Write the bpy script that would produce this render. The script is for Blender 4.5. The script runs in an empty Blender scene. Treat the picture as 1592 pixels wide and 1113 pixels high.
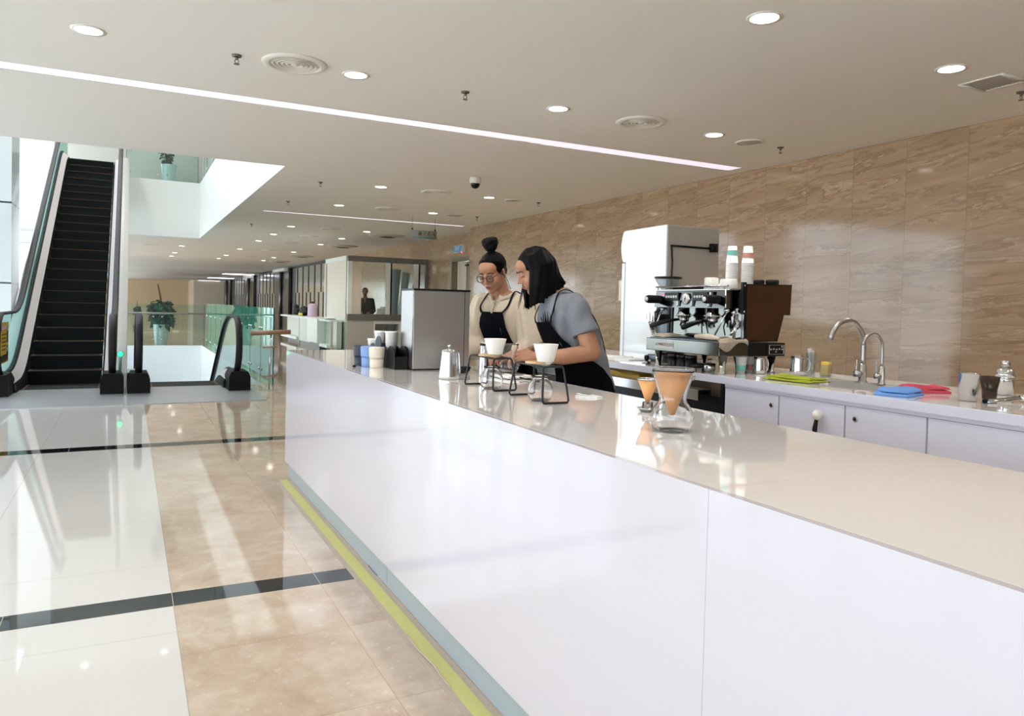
import bpy, bmesh, math, random
from mathutils import Vector, Matrix, Euler
from math import sin, cos, pi, radians, atan2, sqrt
random.seed(11)
SC = bpy.context.scene
COL = SC.collection

# ---------------------------------------------------------------- camera
cam_data = bpy.data.cameras.new('camera')
cam = bpy.data.objects.new('camera', cam_data)
COL.objects.link(cam)
cam_data.sensor_width = 36.0
cam_data.lens = 1155.6 * 36.0 / 1592.0
cam_data.shift_y = -46.5 / 1592.0
cam_data.clip_start = 0.02
cam_data.clip_end = 300
yaw, pitch, roll = radians(27.305), radians(1.6), radians(1.382)
fwd0 = Vector((sin(yaw), cos(yaw), 0)); right0 = Vector((cos(yaw), -sin(yaw), 0)); up0 = Vector((0, 0, 1))
f2 = fwd0 * cos(pitch) - up0 * sin(pitch)
u2 = up0 * cos(pitch) + fwd0 * sin(pitch)
r3 = right0 * cos(roll) + u2 * sin(roll)
u3 = u2 * cos(roll) - right0 * sin(roll)
mw = Matrix.Identity(4)
for i in range(3):
    mw[i][0] = r3[i]; mw[i][1] = u3[i]; mw[i][2] = -f2[i]
mw[0][3], mw[1][3], mw[2][3] = 0, 0, 1.30
cam.matrix_world = mw
SC.camera = cam

# ---------------------------------------------------------------- view, world, daylight
SC.view_settings.view_transform = 'Standard'
SC.view_settings.look = 'None'
SC.view_settings.gamma = 1.0
SC.view_settings.use_curve_mapping = False
SC.view_settings.exposure = 0.6
SC.cycles.use_denoising = True
SC.cycles.max_bounces = 12
SC.cycles.diffuse_bounces = 8
SC.cycles.glossy_bounces = 5
SC.cycles.transmission_bounces = 8
SC.cycles.transparent_max_bounces = 24
SC.cycles.sample_clamp_indirect = 6.0
SC.cycles.caustics_reflective = False
SC.cycles.caustics_refractive = True

world = bpy.data.worlds.new('overcast_sky')
SC.world = world
world.use_nodes = True
wn = world.node_tree.nodes
wl = world.node_tree.links
wn.clear()
w_out = wn.new('ShaderNodeOutputWorld')
w_bg = wn.new('ShaderNodeBackground')
w_tc = wn.new('ShaderNodeTexCoord')
w_sep = wn.new('ShaderNodeSeparateXYZ')
w_ramp = wn.new('ShaderNodeValToRGB')
w_ramp.color_ramp.elements[0].position = 0.44
w_ramp.color_ramp.elements[0].color = (0.92, 0.985, 0.97, 1)
w_ramp.color_ramp.elements[1].position = 0.56
w_ramp.color_ramp.elements[1].color = (0.86, 0.955, 1.10, 1)
w_m = wn.new('ShaderNodeMapRange')
w_m.inputs[1].default_value = -1; w_m.inputs[2].default_value = 1
wl.new(w_tc.outputs['Generated'], w_sep.inputs[0])
wl.new(w_sep.outputs['Z'], w_m.inputs[0])
wl.new(w_m.outputs[0], w_ramp.inputs[0])
wl.new(w_ramp.outputs[0], w_bg.inputs['Color'])
w_bg.inputs['Strength'].default_value = 3.3
wl.new(w_bg.outputs[0], w_out.inputs[0])

def portal(name, loc, sx, sy, direction):
    l = bpy.data.lights.new(name, 'AREA')
    l.shape = 'RECTANGLE'; l.size = sx; l.size_y = sy
    l.cycles.is_portal = True
    o = bpy.data.objects.new(name, l); COL.objects.link(o)
    o.location = loc
    o.rotation_euler = Vector(direction).to_track_quat('-Z', 'Y').to_euler()
    return o
WX = -7.0          # plane of the window wall on the left
portal('daylight_portal', (WX - 0.2, 1.5, 1.6), 3.0, 15.0, (1, 0, 0))
portal('daylight_portal', (WX - 0.2, 24.5, 4.0), 7.6, 29.0, (1, 0, 0))
portal('skylight_portal', (-4.65, 16.5, 8.1), 4.7, 13.0, (0, 0, -1))

# ---------------------------------------------------------------- materials
def lin(c):
    c = c / 255.0
    return c / 12.92 if c <= 0.04045 else ((c + 0.055) / 1.055) ** 2.4
def rgb(t):
    return (lin(t[0]), lin(t[1]), lin(t[2]), 1)

class NM:
    """node material builder"""
    def __init__(self, name, color=(200, 200, 200), rough=0.5, metal=0.0, spec=0.5, coat=0.0, trans=0.0, ior=1.5,
                 emit=None, es=0.0, sss=0.0):
        self.m = bpy.data.materials.new(name)
        self.m.use_nodes = True
        self.t = self.m.node_tree
        self.b = self.t.nodes['Principled BSDF']
        s = self.b.inputs
        s['Base Color'].default_value = rgb(color)
        s['Roughness'].default_value = rough
        s['Metallic'].default_value = metal
        s['Specular IOR Level'].default_value = spec
        s['Coat Weight'].default_value = coat
        s['Coat Roughness'].default_value = 0.03
        s['Transmission Weight'].default_value = trans
        s['IOR'].default_value = ior
        if sss:
            s['Subsurface Weight'].default_value = sss
            s['Subsurface Radius'].default_value = (0.012, 0.005, 0.003)
            s['Subsurface Scale'].default_value = 1.0
        if emit:
            s['Emission Color'].default_value = rgb(emit)
            s['Emission Strength'].default_value = es
    def n(self, kind): return self.t.nodes.new(kind)
    def set(self, sock, v):
        if hasattr(v, 'links'): self.t.links.new(v, sock)
        elif isinstance(v, tuple) and len(v) == 3 and sock.type == 'RGBA': sock.default_value = rgb(v)
        else: sock.default_value = v
    def pos(self): return self.n('ShaderNodeNewGeometry').outputs['Position']
    def obj(self): return self.n('ShaderNodeTexCoord').outputs['Object']
    def sep(self, v):
        s = self.n('ShaderNodeSeparateXYZ'); self.set(s.inputs[0], v); return s.outputs
    def comb(self, x, y, z):
        s = self.n('ShaderNodeCombineXYZ')
        for i, v in enumerate((x, y, z)): self.set(s.inputs[i], v)
        return s.outputs[0]
    def ma(self, op, a, b=None, c=None):
        s = self.n('ShaderNodeMath'); s.operation = op
        for i, v in enumerate((a, b, c)):
            if v is not None: self.set(s.inputs[i], v)
        return s.outputs[0]
    def noise(self, vec, scale, detail=3, rough=0.5, dist=0.0):
        s = self.n('ShaderNodeTexNoise')
        self.set(s.inputs['Vector'], vec); self.set(s.inputs['Scale'], scale)
        s.inputs['Detail'].default_value = detail; s.inputs['Roughness'].default_value = rough
        s.inputs['Distortion'].default_value = dist
        return s.outputs['Fac']
    def white(self, vec):
        s = self.n('ShaderNodeTexWhiteNoise'); s.noise_dimensions = '3D'
        self.set(s.inputs['Vector'], vec); return s.outputs['Value']
    def ramp(self, fac, stops):
        s = self.n('ShaderNodeValToRGB'); self.set(s.inputs[0], fac)
        e = s.color_ramp.elements
        while len(e) < len(stops): e.new(0.5)
        for i, (p, c) in enumerate(stops):
            e[i].position = p; e[i].color = rgb(c) if len(c) == 3 else c
        return s.outputs[0]
    def mix(self, fac, a, b):
        s = self.n('ShaderNodeMix'); s.data_type = 'RGBA'
        self.set(s.inputs[0], fac); self.set(s.inputs[6], a); self.set(s.inputs[7], b)
        return s.outputs[2]
    def line(self, p, p0, d, w):
        """1 on a joint line of width w every d along p"""
        q = self.ma('FRACT', self.ma('DIVIDE', self.ma('SUBTRACT', p, p0 - d / 2.0), d))
        q = self.ma('ABSOLUTE', self.ma('SUBTRACT', q, 0.5))
        return self.ma('LESS_THAN', q, w / (2.0 * d))
    def color(self, v): self.set(self.b.inputs['Base Color'], v)
    def bump(self, h, strength=0.2, dist=0.01):
        s = self.n('ShaderNodeBump'); s.inputs['Strength'].default_value = strength
        s.inputs['Distance'].default_value = dist
        self.set(s.inputs['Height'], h); self.t.links.new(s.outputs[0], self.b.inputs['Normal'])

M = {}
def mk(key, *a, **k):
    x = NM(key, *a, **k); M[key] = x.m; return x

def flat_glass(key, tint, refl_tint=(255, 255, 255), body=0.0, body_col=(120, 190, 170), rough=0.0, ior=1.5):
    """pane: clear to light (transparent) with a fresnel reflection and a share of body colour"""
    x = NM(key); t = x.t; t.nodes.remove(x.b)
    out = [n for n in t.nodes if n.type == 'OUTPUT_MATERIAL'][0]
    tr = x.n('ShaderNodeBsdfTransparent'); tr.inputs[0].default_value = rgb(tint)
    gl = x.n('ShaderNodeBsdfGlossy'); gl.inputs[0].default_value = rgb(refl_tint); gl.inputs['Roughness'].default_value = rough
    fr = x.n('ShaderNodeFresnel'); fr.inputs[0].default_value = ior
    mx = x.n('ShaderNodeMixShader')
    geo = x.n('ShaderNodeNewGeometry'); t.links.new(x.ma('MULTIPLY', fr.outputs[0], x.ma('SUBTRACT', 1.0, geo.outputs['Backfacing'])), mx.inputs[0]); t.links.new(tr.outputs[0], mx.inputs[1]); t.links.new(gl.outputs[0], mx.inputs[2])
    last = mx.outputs[0]
    if body > 0:
        df = x.n('ShaderNodeBsdfDiffuse'); df.inputs[0].default_value = rgb(body_col)
        m2 = x.n('ShaderNodeMixShader'); m2.inputs[0].default_value = body
        t.links.new(last, m2.inputs[1]); t.links.new(df.outputs[0], m2.inputs[2]); last = m2.outputs[0]
    t.links.new(last, out.inputs[0])
    M[key] = x.m
flat_glass('window_glass', (250, 252, 252))
flat_glass('rail_glass', (238, 247, 243), body=0.03, body_col=(200, 222, 212))
flat_glass('lens_glass', (252, 253, 253), ior=1.12)
flat_glass('green_glass', (180, 222, 207), body=0.22, body_col=(96, 184, 160))
flat_glass('escalator_glass', (212, 232, 228), body=0.12, body_col=(190, 212, 205))
flat_glass('kiosk_glass', (245, 249, 247), body=0.015, body_col=(200, 205, 205))
flat_glass('clear_plastic', (235, 238, 240), body=0.10, body_col=(225, 228, 230))
flat_glass('smoke_plastic', (178, 160, 146), body=0.16, body_col=(110, 92, 80))
flat_glass('thin_glass', (240, 243, 242), body=0.04, body_col=(235, 238, 238))

# plain paints, plastics, metals
mk('white_paint', (228, 229, 226), 0.6)
mk('ceiling_paint', (240, 238, 233), 0.85, spec=0.2)
mk('white_gloss', (240, 240, 244), 0.12, spec=0.5)
mk('lavender_gloss', (222, 221, 236), 0.16)
mk('panel_gloss', (206, 201, 207), 0.08, coat=0.3)
x = mk('worktop', (226, 221, 218), 0.03, coat=0.6)
x.color(x.mix(x.noise(x.pos(), 2.2, 4), (236, 231, 228), (242, 238, 236)))
mk('kick_paint', (158, 168, 175), 0.22)
x = mk('yellow_tape', (206, 206, 100), 0.6)
x.color(x.mix(x.noise(x.pos(), 14, 5, 0.65), (196, 192, 116), (214, 209, 138)))
x = mk('brown_tape', (186, 168, 150), 0.5)
x.color(x.mix(x.noise(x.pos(), 20, 5, 0.7), (172, 152, 134), (200, 186, 170)))
mk('black_plastic', (9, 10, 12), 0.35, spec=0.3)
mk('black_rubber', (7, 8, 11), 0.55, spec=0.2)
mk('handrail', (30, 25, 28), 0.5, spec=0.3)
mk('black_metal', (24, 28, 34), 0.42, metal=0.3)
mk('dark_navy', (34, 46, 66), 0.5)
mk('light_blue', (124, 152, 204), 0.55)
mk('beige_plastic', (216, 206, 188), 0.5)
mk('paper_white', (238, 236, 232), 0.7)
mk('ceramic_white', (240, 236, 230), 0.35)
x = mk('wood', (206, 170, 128), 0.5)
p = x.sep(x.obj()); x.color(x.mix(x.noise(x.comb(x.ma('MULTIPLY', p[0], 6.0), p[1], x.ma('MULTIPLY', p[2], 6.0)), 12, 3), (190, 150, 108), (218, 186, 146)))
mk('teal_print', (120, 196, 184), 0.6)
mk('pink_print', (206, 140, 128), 0.6)
mk('chrome', (215, 215, 215), 0.06, metal=1.0)
mk('steel_polished', (196, 196, 196), 0.13, metal=1.0)
x = mk('steel_brushed', (186, 183, 181), 0.34, metal=1.0)
p = x.sep(x.obj())
x.bump(x.noise(x.comb(x.ma('MULTIPLY', p[0], 0.3), p[1], x.ma('MULTIPLY', p[2], 60.0)), 10, 2), 0.06, 0.002)
mk('machine_steel', (104, 106, 102), 0.12, metal=1.0)
mk('steel_dark', (92, 96, 100), 0.3, metal=0.9)
mk('aluminium', (172, 172, 174), 0.42, metal=0.8)
x = mk('floor_plate', (168, 168, 172), 0.36, metal=0.6)
p = x.sep(x.pos()); x.color(x.mix(x.noise(x.comb(p[0], x.ma('MULTIPLY', p[1], 5.0), 0.0), 3, 4), (150, 150, 156), (190, 190, 192)))
mk('brown_enamel', (70, 44, 24), 0.25, spec=0.3)
mk('copper_gold', (224, 162, 104), 0.5, metal=0.2)
mk('glass', (255, 255, 255), 0.0, trans=1.0, ior=1.45)
mk('fridge_white', (232, 235, 238), 0.14, coat=0.4)
mk('fridge_back', (178, 170, 162), 0.55)
mk('grey_seal', (94, 118, 140), 0.5)
mk('lavender_light', (236, 226, 238), 0.7, emit=(236, 222, 238), es=0.62)
mk('lamp_white', (255, 255, 255), 0.5, emit=(255, 250, 242), es=6.0)
mk('panel_lamp', (255, 255, 255), 0.5, emit=(240, 240, 255), es=3.0)
mk('grille_grey', (196, 192, 184), 0.5)
mk('grille_dark', (44, 42, 40), 0.6)
mk('trim_white', (232, 228, 220), 0.45)
mk('sprinkler_metal', (120, 112, 104), 0.35, metal=0.8)
mk('sign_grey', (150, 150, 146), 0.5)
mk('sign_teal', (110, 150, 146), 0.5)
mk('ink_black', (20, 20, 22), 0.5)
mk('ink_white', (238, 238, 238), 0.5)
mk('exit_blue', (40, 110, 150), 0.4, emit=(40, 120, 160), es=0.25)
mk('red_led', (230, 40, 60), 0.4, emit=(255, 60, 80), es=3.0)
mk('green_led', (80, 240, 180), 0.4, emit=(40, 255, 150), es=1.6)
mk('caution_yellow', (222, 178, 20), 0.5)
mk('caution_red', (190, 40, 34), 0.5)
mk('caution_black', (46, 34, 18), 0.5)
mk('ochre_line', (96, 62, 26), 0.6)
mk('step_black', (4, 5, 7), 0.6, spec=0.2)
x = mk('step_tread', (20, 22, 25), 0.6, spec=0.2)
p = x.sep(x.pos()); x.color(x.mix(x.line(p[0], 0.0, 0.02, 0.009), (9, 11, 14), (3, 4, 6)))
mk('deck_pink', (200, 186, 186), 0.35)
mk('pale_cladding', (208, 199, 197), 0.4)
mk('green_cloth', (150, 160, 28), 0.85)
mk('blue_cloth', (104, 150, 214), 0.85)
mk('red_cloth', (198, 70, 88), 0.85)
mk('cream_cloth', (220, 206, 188), 0.9)
mk('yellow_sponge', (226, 190, 92), 0.8)
mk('maroon', (92, 26, 34), 0.5)
mk('pot_white', (214, 224, 228), 0.35)
mk('soil', (60, 44, 32), 0.9)
mk('trunk', (86, 62, 46), 0.8)
x = mk('leaf', (40, 74, 48), 0.45)
x.color(x.mix(x.noise(x.obj(), 9, 2), (24, 52, 34), (62, 96, 62)))
mk('counter_grey', (200, 196, 188), 0.4)
mk('counter_grey_green', (196, 206, 194), 0.3)
mk('counter_pale', (238, 242, 240), 0.35)
mk('frame_grey', (116, 112, 108), 0.45)
mk('frame_pale', (236, 240, 236), 0.4)
mk('door_bronze', (132, 122, 104), 0.35, metal=0.2)
mk('panel_beige', (228, 214, 196), 0.4)
mk('board_blue_grey', (184, 200, 210), 0.6)
mk('column_black', (10, 9, 10), 0.2)
mk('mirror_beige', (206, 208, 204), 0.08, metal=0.6)
mk('shopfront_dark', (30, 28, 26), 0.4)
mk('pipe_grey', (120, 118, 116), 0.3, metal=0.7)
mk('suit_black', (20, 22, 28), 0.8)
mk('pink_bottle', (214, 190, 208), 0.4)
mk('yellow_paint', (214, 200, 30), 0.5)
mk('bag_black', (18, 18, 20), 0.6)
mk('wood_rail', (150, 116, 92), 0.35)
mk('wall_far_beige', (204, 184, 152), 0.5)
mk('lower_white', (248, 250, 250), 0.6)

# people
x = mk('skin_fair', (206, 158, 128), 0.5, sss=0.15)
x.color(x.mix(x.noise(x.obj(), 18, 3), (168, 116, 88), (184, 134, 104)))
mk('skin_tan', (150, 106, 80), 0.5)
mk('hair_black', (4, 3, 4), 0.5, spec=0.12)
mk('brow', (34, 24, 22), 0.7)
mk('lash', (18, 13, 13), 0.5)
mk('lips', (172, 92, 88), 0.42)
mk('eye_white', (226, 220, 216), 0.25)
mk('spectacle_frame', (18, 18, 22), 0.3)
x = mk('blouse', (216, 200, 178), 0.85)
v = x.n('ShaderNodeTexVoronoi'); v.inputs['Scale'].default_value = 210.0; x.t.links.new(x.obj(), v.inputs['Vector'])
x.color(x.mix(x.ma('LESS_THAN', v.outputs['Distance'], 0.30), (210, 194, 172), (178, 158, 134)))
x = mk('grey_tee', (134, 142, 156), 0.9)
x.color(x.mix(x.noise(x.obj(), 160, 2), (108, 111, 119), (132, 135, 142)))
x = mk('apron_black', (20, 24, 32), 0.8, spec=0.15)
x.color(x.mix(x.noise(x.obj(), 120, 2), (8, 10, 17), (15, 19, 27)))
mk('trousers', (30, 32, 40), 0.85)
mk('shoe', (24, 24, 26), 0.5)

# marble wall: 600 mm tiles with veins that drift along the wall
x = mk('wall_marble', (180, 150, 120), 0.09, spec=0.5)
p = x.sep(x.pos())
ty = x.ma('FLOOR', x.ma('DIVIDE', x.ma('SUBTRACT', p[1], 0.525), 0.605))
tz = x.ma('FLOOR', x.ma('DIVIDE', x.ma('SUBTRACT', p[2], 0.045), 1.2))
rnd = x.white(x.comb(ty, tz, 3.0))
off = x.ma('MULTIPLY', rnd, 7.0)
zz = x.ma('ADD', p[2], x.ma('MULTIPLY', p[1], 0.08))
vec = x.comb(p[0], x.ma('ADD', x.ma('MULTIPLY', p[1], 0.30), off), x.ma('ADD', x.ma('MULTIPLY', zz, 2.6), off))
n1 = x.noise(vec, 0.75, 5, 0.6, 0.7)
n2 = x.noise(vec, 1.9, 8, 0.68, 0.55)
n3 = x.noise(vec, 6.0, 6, 0.7, 0.3)
base = x.ramp(n1, [(0.30, (150, 121, 92)), (0.47, (180, 152, 123)), (0.55, (164, 135, 105)), (0.72, (194, 168, 140))])
base = x.mix(x.ma('MULTIPLY', n3, 0.22), base, (206, 184, 158))
d2 = x.ma('ABSOLUTE', x.ma('SUBTRACT', n2, 0.53))
vein = x.ma('MULTIPLY', x.ma('LESS_THAN', d2, 0.009), x.ma('GREATER_THAN', n3, 0.47))
d3 = x.ma('SUBTRACT', n2, 0.53)
dark = x.ma('MULTIPLY', x.ma('MAXIMUM', x.ma('SUBTRACT', 1.0, x.ma('DIVIDE', x.ma('ABSOLUTE', x.ma('ADD', d3, 0.03)), 0.03)), 0.0), x.ma('GREATER_THAN', n3, 0.40))
c = x.mix(x.ma('MULTIPLY', dark, 0.6), base, (132, 102, 74))
c = x.mix(x.ma('MULTIPLY', vein, 0.38), c, (216, 194, 168))
c = x.mix(x.ma('MULTIPLY', rnd, 0.18), c, (158, 130, 104))
jt = x.ma('MAXIMUM', x.line(p[1], 0.525, 0.605, 0.004), x.ma('MAXIMUM', x.line(p[2], 0.645, 1.2, 0.004), x.line(p[2], 1.25, 6.0, 0.004)))
x.color(x.mix(x.ma('MULTIPLY', jt, 0.6), c, (112, 92, 74)))

# floors
x = mk('floor_white', (226, 226, 222), 0.04, spec=0.6)
p = x.sep(x.pos())
j = x.ma('MAXIMUM', x.line(p[0], -0.65, 0.83, 0.004), x.line(p[1], 3.14, 0.83, 0.004))
c = x.mix(x.noise(x.pos(), 0.9, 3), (204, 201, 197), (214, 211, 208))
x.color(x.mix(x.ma('MULTIPLY', j, 0.5), c, (150, 146, 140)))
x = mk('floor_beige', (200, 180, 156), 0.05, spec=0.6)
p = x.sep(x.pos())
tid = x.white(x.comb(x.ma('FLOOR', x.ma('DIVIDE', x.ma('SUBTRACT', p[0], 0.18), 0.62)), x.ma('FLOOR', x.ma('DIVIDE', x.ma('SUBTRACT', p[1], 2.31), 0.61)), 1.0))
sh = x.comb(x.ma('ADD', p[0], x.ma('MULTIPLY', tid, 9.0)), p[1], 0.0)
n1 = x.noise(sh, 4.0, 9, 0.74, 0.25); n2 = x.noise(sh, 26.0, 5, 0.65)
c = x.ramp(n1, [(0.30, (166, 142, 118)), (0.5, (186, 166, 145)), (0.70, (204, 188, 170))])
fl = x.ma('GREATER_THAN', n2, 0.63)
c = x.mix(x.ma('MULTIPLY', fl, 0.35), c, (226, 212, 196))
c = x.mix(x.ma('MULTIPLY', tid, 0.25), c, (196, 182, 168))
j = x.ma('MAXIMUM', x.line(p[0], 0.18, 0.62, 0.003), x.line(p[1], 2.31, 0.61, 0.003))
x.color(x.mix(x.ma('MULTIPLY', j, 0.6), c, (140, 118, 98)))
x = mk('floor_strip', (14, 22, 30), 0.03, spec=0.6)
p = x.sep(x.pos())
j = x.ma('MAXIMUM', x.line(p[0], 0.18, 0.62, 0.004), 0.0)
x.color(x.mix(j, (12, 18, 24), (150, 150, 130)))

# ---------------------------------------------------------------- mesh helpers
class MB:
    def __init__(self): self.bm = bmesh.new(); self.mi = 0
    def _mark(self, geom):
        for f in geom:
            f.material_index = self.mi
    def box(self, x0, x1, y0, y1, z0, z1, bev=0.0, seg=2):
        b = bmesh.new()
        vs = [b.verts.new((x, y, z)) for x in (x0, x1) for y in (y0, y1) for z in (z0, z1)]
        for q in ((0, 1, 3, 2), (4, 6, 7, 5), (0, 4, 5, 1), (2, 3, 7, 6), (0, 2, 6, 4), (1, 5, 7, 3)):
            b.faces.new([vs[i] for i in q])
        if bev: bmesh.ops.bevel(b, geom=list(b.edges), offset=bev, segments=seg, affect='EDGES', profile=0.5)
        return self._add(b)
    def _add(self, b, mat=None):
        bmesh.ops.recalc_face_normals(b, faces=list(b.faces))
        if mat is not None: b.transform(mat)
        m = {}
        for v in b.verts: m[v] = self.bm.verts.new(v.co)
        for f in b.faces:
            try: nf = self.bm.faces.new([m[v] for v in f.verts])
            except ValueError: continue
            nf.material_index = self.mi
        b.free(); return self
    def obox(self, c, s, rot=None, bev=0.0):
        t = MB(); t.box(-s[0] / 2, s[0] / 2, -s[1] / 2, s[1] / 2, -s[2] / 2, s[2] / 2, bev)
        R = (rot if isinstance(rot, Matrix) else Euler(rot or (0, 0, 0)).to_matrix()).to_4x4()
        return self._add(t.bm, Matrix.Translation(c) @ R)
    def lathe(self, prof, n=24, c=(0, 0, 0), mat=None, cap=True, sx=1.0, sy=1.0):
        b = bmesh.new(); rings = []
        for r, z in prof:
            if r < 1e-6: rings.append([b.verts.new((0, 0, z))])
            else: rings.append([b.verts.new((r * cos(2 * pi * i / n) * sx, r * sin(2 * pi * i / n) * sy, z)) for i in range(n)])
        for a, d in zip(rings, rings[1:]):
            for i in range(n):
                k = (i + 1) % n
                if len(a) == 1 and len(d) == 1: continue
                if len(a) == 1: b.faces.new((a[0], d[i], d[k]))
                elif len(d) == 1: b.faces.new((a[i], a[k], d[0]))
                else: b.faces.new((a[i], a[k], d[k], d[i]))
        if cap:
            for r in (rings[0], rings[-1]):
                if len(r) > 2:
                    try: b.faces.new(r)
                    except ValueError: pass
        return self._add(b, (mat or Matrix.Identity(4)) if mat is not None else Matrix.Translation(c))
    def cyl(self, p0, p1, r0, r1=None, n=16, cap=True):
        p0 = Vector(p0); p1 = Vector(p1); r1 = r0 if r1 is None else r1
        d = p1 - p0; L = d.length
        q = d.to_track_quat('Z', 'Y').to_matrix().to_4x4()
        return self.lathe([(r0, 0), (r1, L)], n, mat=Matrix.Translation(p0) @ q, cap=cap)
    def sphere(self, c, r, n=16, m=10, rot=None):
        b = bmesh.new(); bmesh.ops.create_uvsphere(b, u_segments=n, v_segments=m, radius=1.0)
        r = (r, r, r) if not hasattr(r, '__len__') else r
        R = (rot if isinstance(rot, Matrix) else Euler(rot or (0, 0, 0)).to_matrix()).to_4x4()
        return self._add(b, Matrix.Translation(c) @ R @ Matrix.Diagonal((r[0], r[1], r[2], 1)))
    def tube(self, pts, r, n=10, closed=False, cap=True, flat=None):
        pts = [Vector(p) for p in pts]; N = len(pts); b = bmesh.new(); rings = []
        rad = r if hasattr(r, '__len__') else [r] * N
        prev = None
        for i, p in enumerate(pts):
            a = pts[(i - 1) % N] if (closed or i > 0) else pts[i]
            d = pts[(i + 1) % N] if (closed or i < N - 1) else pts[i]
            t = (d - a).normalized()
            if prev is None:
                u = t.orthogonal().normalized()
                if flat is not None:
                    u = Vector(flat) - t * Vector(flat).dot(t); u.normalize()
            else:
                u = prev - t * prev.dot(t)
                if u.length < 1e-6: u = t.orthogonal()
                u.normalize()
            prev = u; w = t.cross(u)
            rr = rad[i]; ra, rb = (rr if hasattr(rr, '__len__') else (rr, rr))
            rings.append([b.verts.new(p + u * ra * cos(2 * pi * k / n) + w * rb * sin(2 * pi * k / n)) for k in range(n)])
        L = N if closed else N - 1
        for i in range(L):
            A = rings[i]; B = rings[(i + 1) % N]
            for k in range(n):
                b.faces.new((A[k], A[(k + 1) % n], B[(k + 1) % n], B[k]))
        if not closed and cap:
            b.faces.new(rings[0]); b.faces.new(rings[-1])
        return self._add(b)
    def prism(self, poly, axis, a0, a1, bev=0.0):
        """poly of (u,v): axis x -> (y,z), axis y -> (x,z), axis z -> (x,y)"""
        b = bmesh.new()
        def P(u, v, a): return {'x': (a, u, v), 'y': (u, a, v), 'z': (u, v, a)}[axis]
        A = [b.verts.new(P(u, v, a0)) for u, v in poly]; B = [b.verts.new(P(u, v, a1)) for u, v in poly]
        b.faces.new(A); b.faces.new(B)
        for i in range(len(poly)):
            k = (i + 1) % len(poly); b.faces.new((A[i], A[k], B[k], B[i]))
        if bev: bmesh.ops.bevel(b, geom=list(b.edges), offset=bev, segments=2, affect='EDGES', profile=0.5)
        return self._add(b)
    def quad(self, *pts):
        f = self.bm.faces.new([self.bm.verts.new(p) for p in pts]); f.material_index = self.mi; return self
    def grid(self, rows, close=False):
        R = [[self.bm.verts.new(p) for p in row] for row in rows]
        for a, d in zip(R, R[1:]):
            n = len(a)
            for i in range(n if close else n - 1):
                k = (i + 1) % n
                f = self.bm.faces.new((a[i], a[k], d[k], d[i])); f.material_index = self.mi
        return self
    def obj(self, name, mats, parent=None, smooth=True, loc=None, sharp=0.6):
        me = bpy.data.meshes.new(name)
        if smooth:
            for f in self.bm.faces: f.smooth = True
            for e in self.bm.edges:
                if len(e.link_faces) == 2 and e.calc_face_angle(0.0) > sharp: e.smooth = False
        self.bm.to_mesh(me); self.bm.free()
        for m in (mats if isinstance(mats, (list, tuple)) else [mats]):
            me.materials.append(M[m] if isinstance(m, str) else m)
        o = bpy.data.objects.new(name, me); COL.objects.link(o)
        if parent is not None: o.parent = parent
        if loc is not None: o.location = loc
        return o

def thing(name, label, cat, loc=(0, 0, 0), rz=0.0, group=None):
    o = bpy.data.objects.new(name, None); COL.objects.link(o)
    o.empty_display_size = 0.1
    o.location = loc; o.rotation_euler = (0, 0, rz)
    o['label'] = label; o['category'] = cat
    if group: o['group'] = group
    return o
def tag(o, label, cat, group=None, kind=None):
    o['label'] = label; o['category'] = cat
    if group: o['group'] = group
    if kind: o['kind'] = kind
    return o
def struct(o, label=None):
    o['kind'] = 'structure'
    if label: o['label'] = label
    return o
def dup(root, loc, label, rz=None, group=None):
    r = root.copy(); COL.objects.link(r); r.location = loc; r['label'] = label
    if rz is not None: r.rotation_euler = (0, 0, rz)
    if group: r['group'] = group
    for ch in list(root.children):
        c = ch.copy(); COL.objects.link(c); c.parent = r
        for g in list(ch.children):
            d = g.copy(); COL.objects.link(d); d.parent = c
    return r
def text(name, body, size, mat, parent, mtx, ext=0.0005, bold=0.0, align='CENTER'):
    cu = bpy.data.curves.new(name, 'FONT'); cu.body = body; cu.size = size; cu.extrude = ext; cu.offset = bold
    cu.align_x = align; cu.align_y = 'CENTER'
    t = bpy.data.objects.new(name, cu); COL.objects.link(t)
    bpy.context.view_layer.update()
    dg = bpy.context.evaluated_depsgraph_get()
    me = bpy.data.meshes.new_from_object(t.evaluated_get(dg))
    bpy.data.objects.remove(t)
    me.transform(mtx); me.materials.clear(); me.materials.append(M[mat])
    o = bpy.data.objects.new(name, me); COL.objects.link(o); o.parent = parent
    return o
def frame(o, xdir, ydir):
    """4x4 with text x along xdir, y along ydir at origin o"""
    X = Vector(xdir).normalized(); Y = Vector(ydir).normalized(); Z = X.cross(Y)
    m = Matrix.Identity(4)
    for i in range(3): m[i][0] = X[i]; m[i][1] = Y[i]; m[i][2] = Z[i]; m[i][3] = o[i]
    return m
def arc(cx, cy, r, a0, a1, n):
    return [(cx + r * cos(a0 + (a1 - a0) * i / n), cy + r * sin(a0 + (a1 - a0) * i / n)) for i in range(n + 1)]
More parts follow.
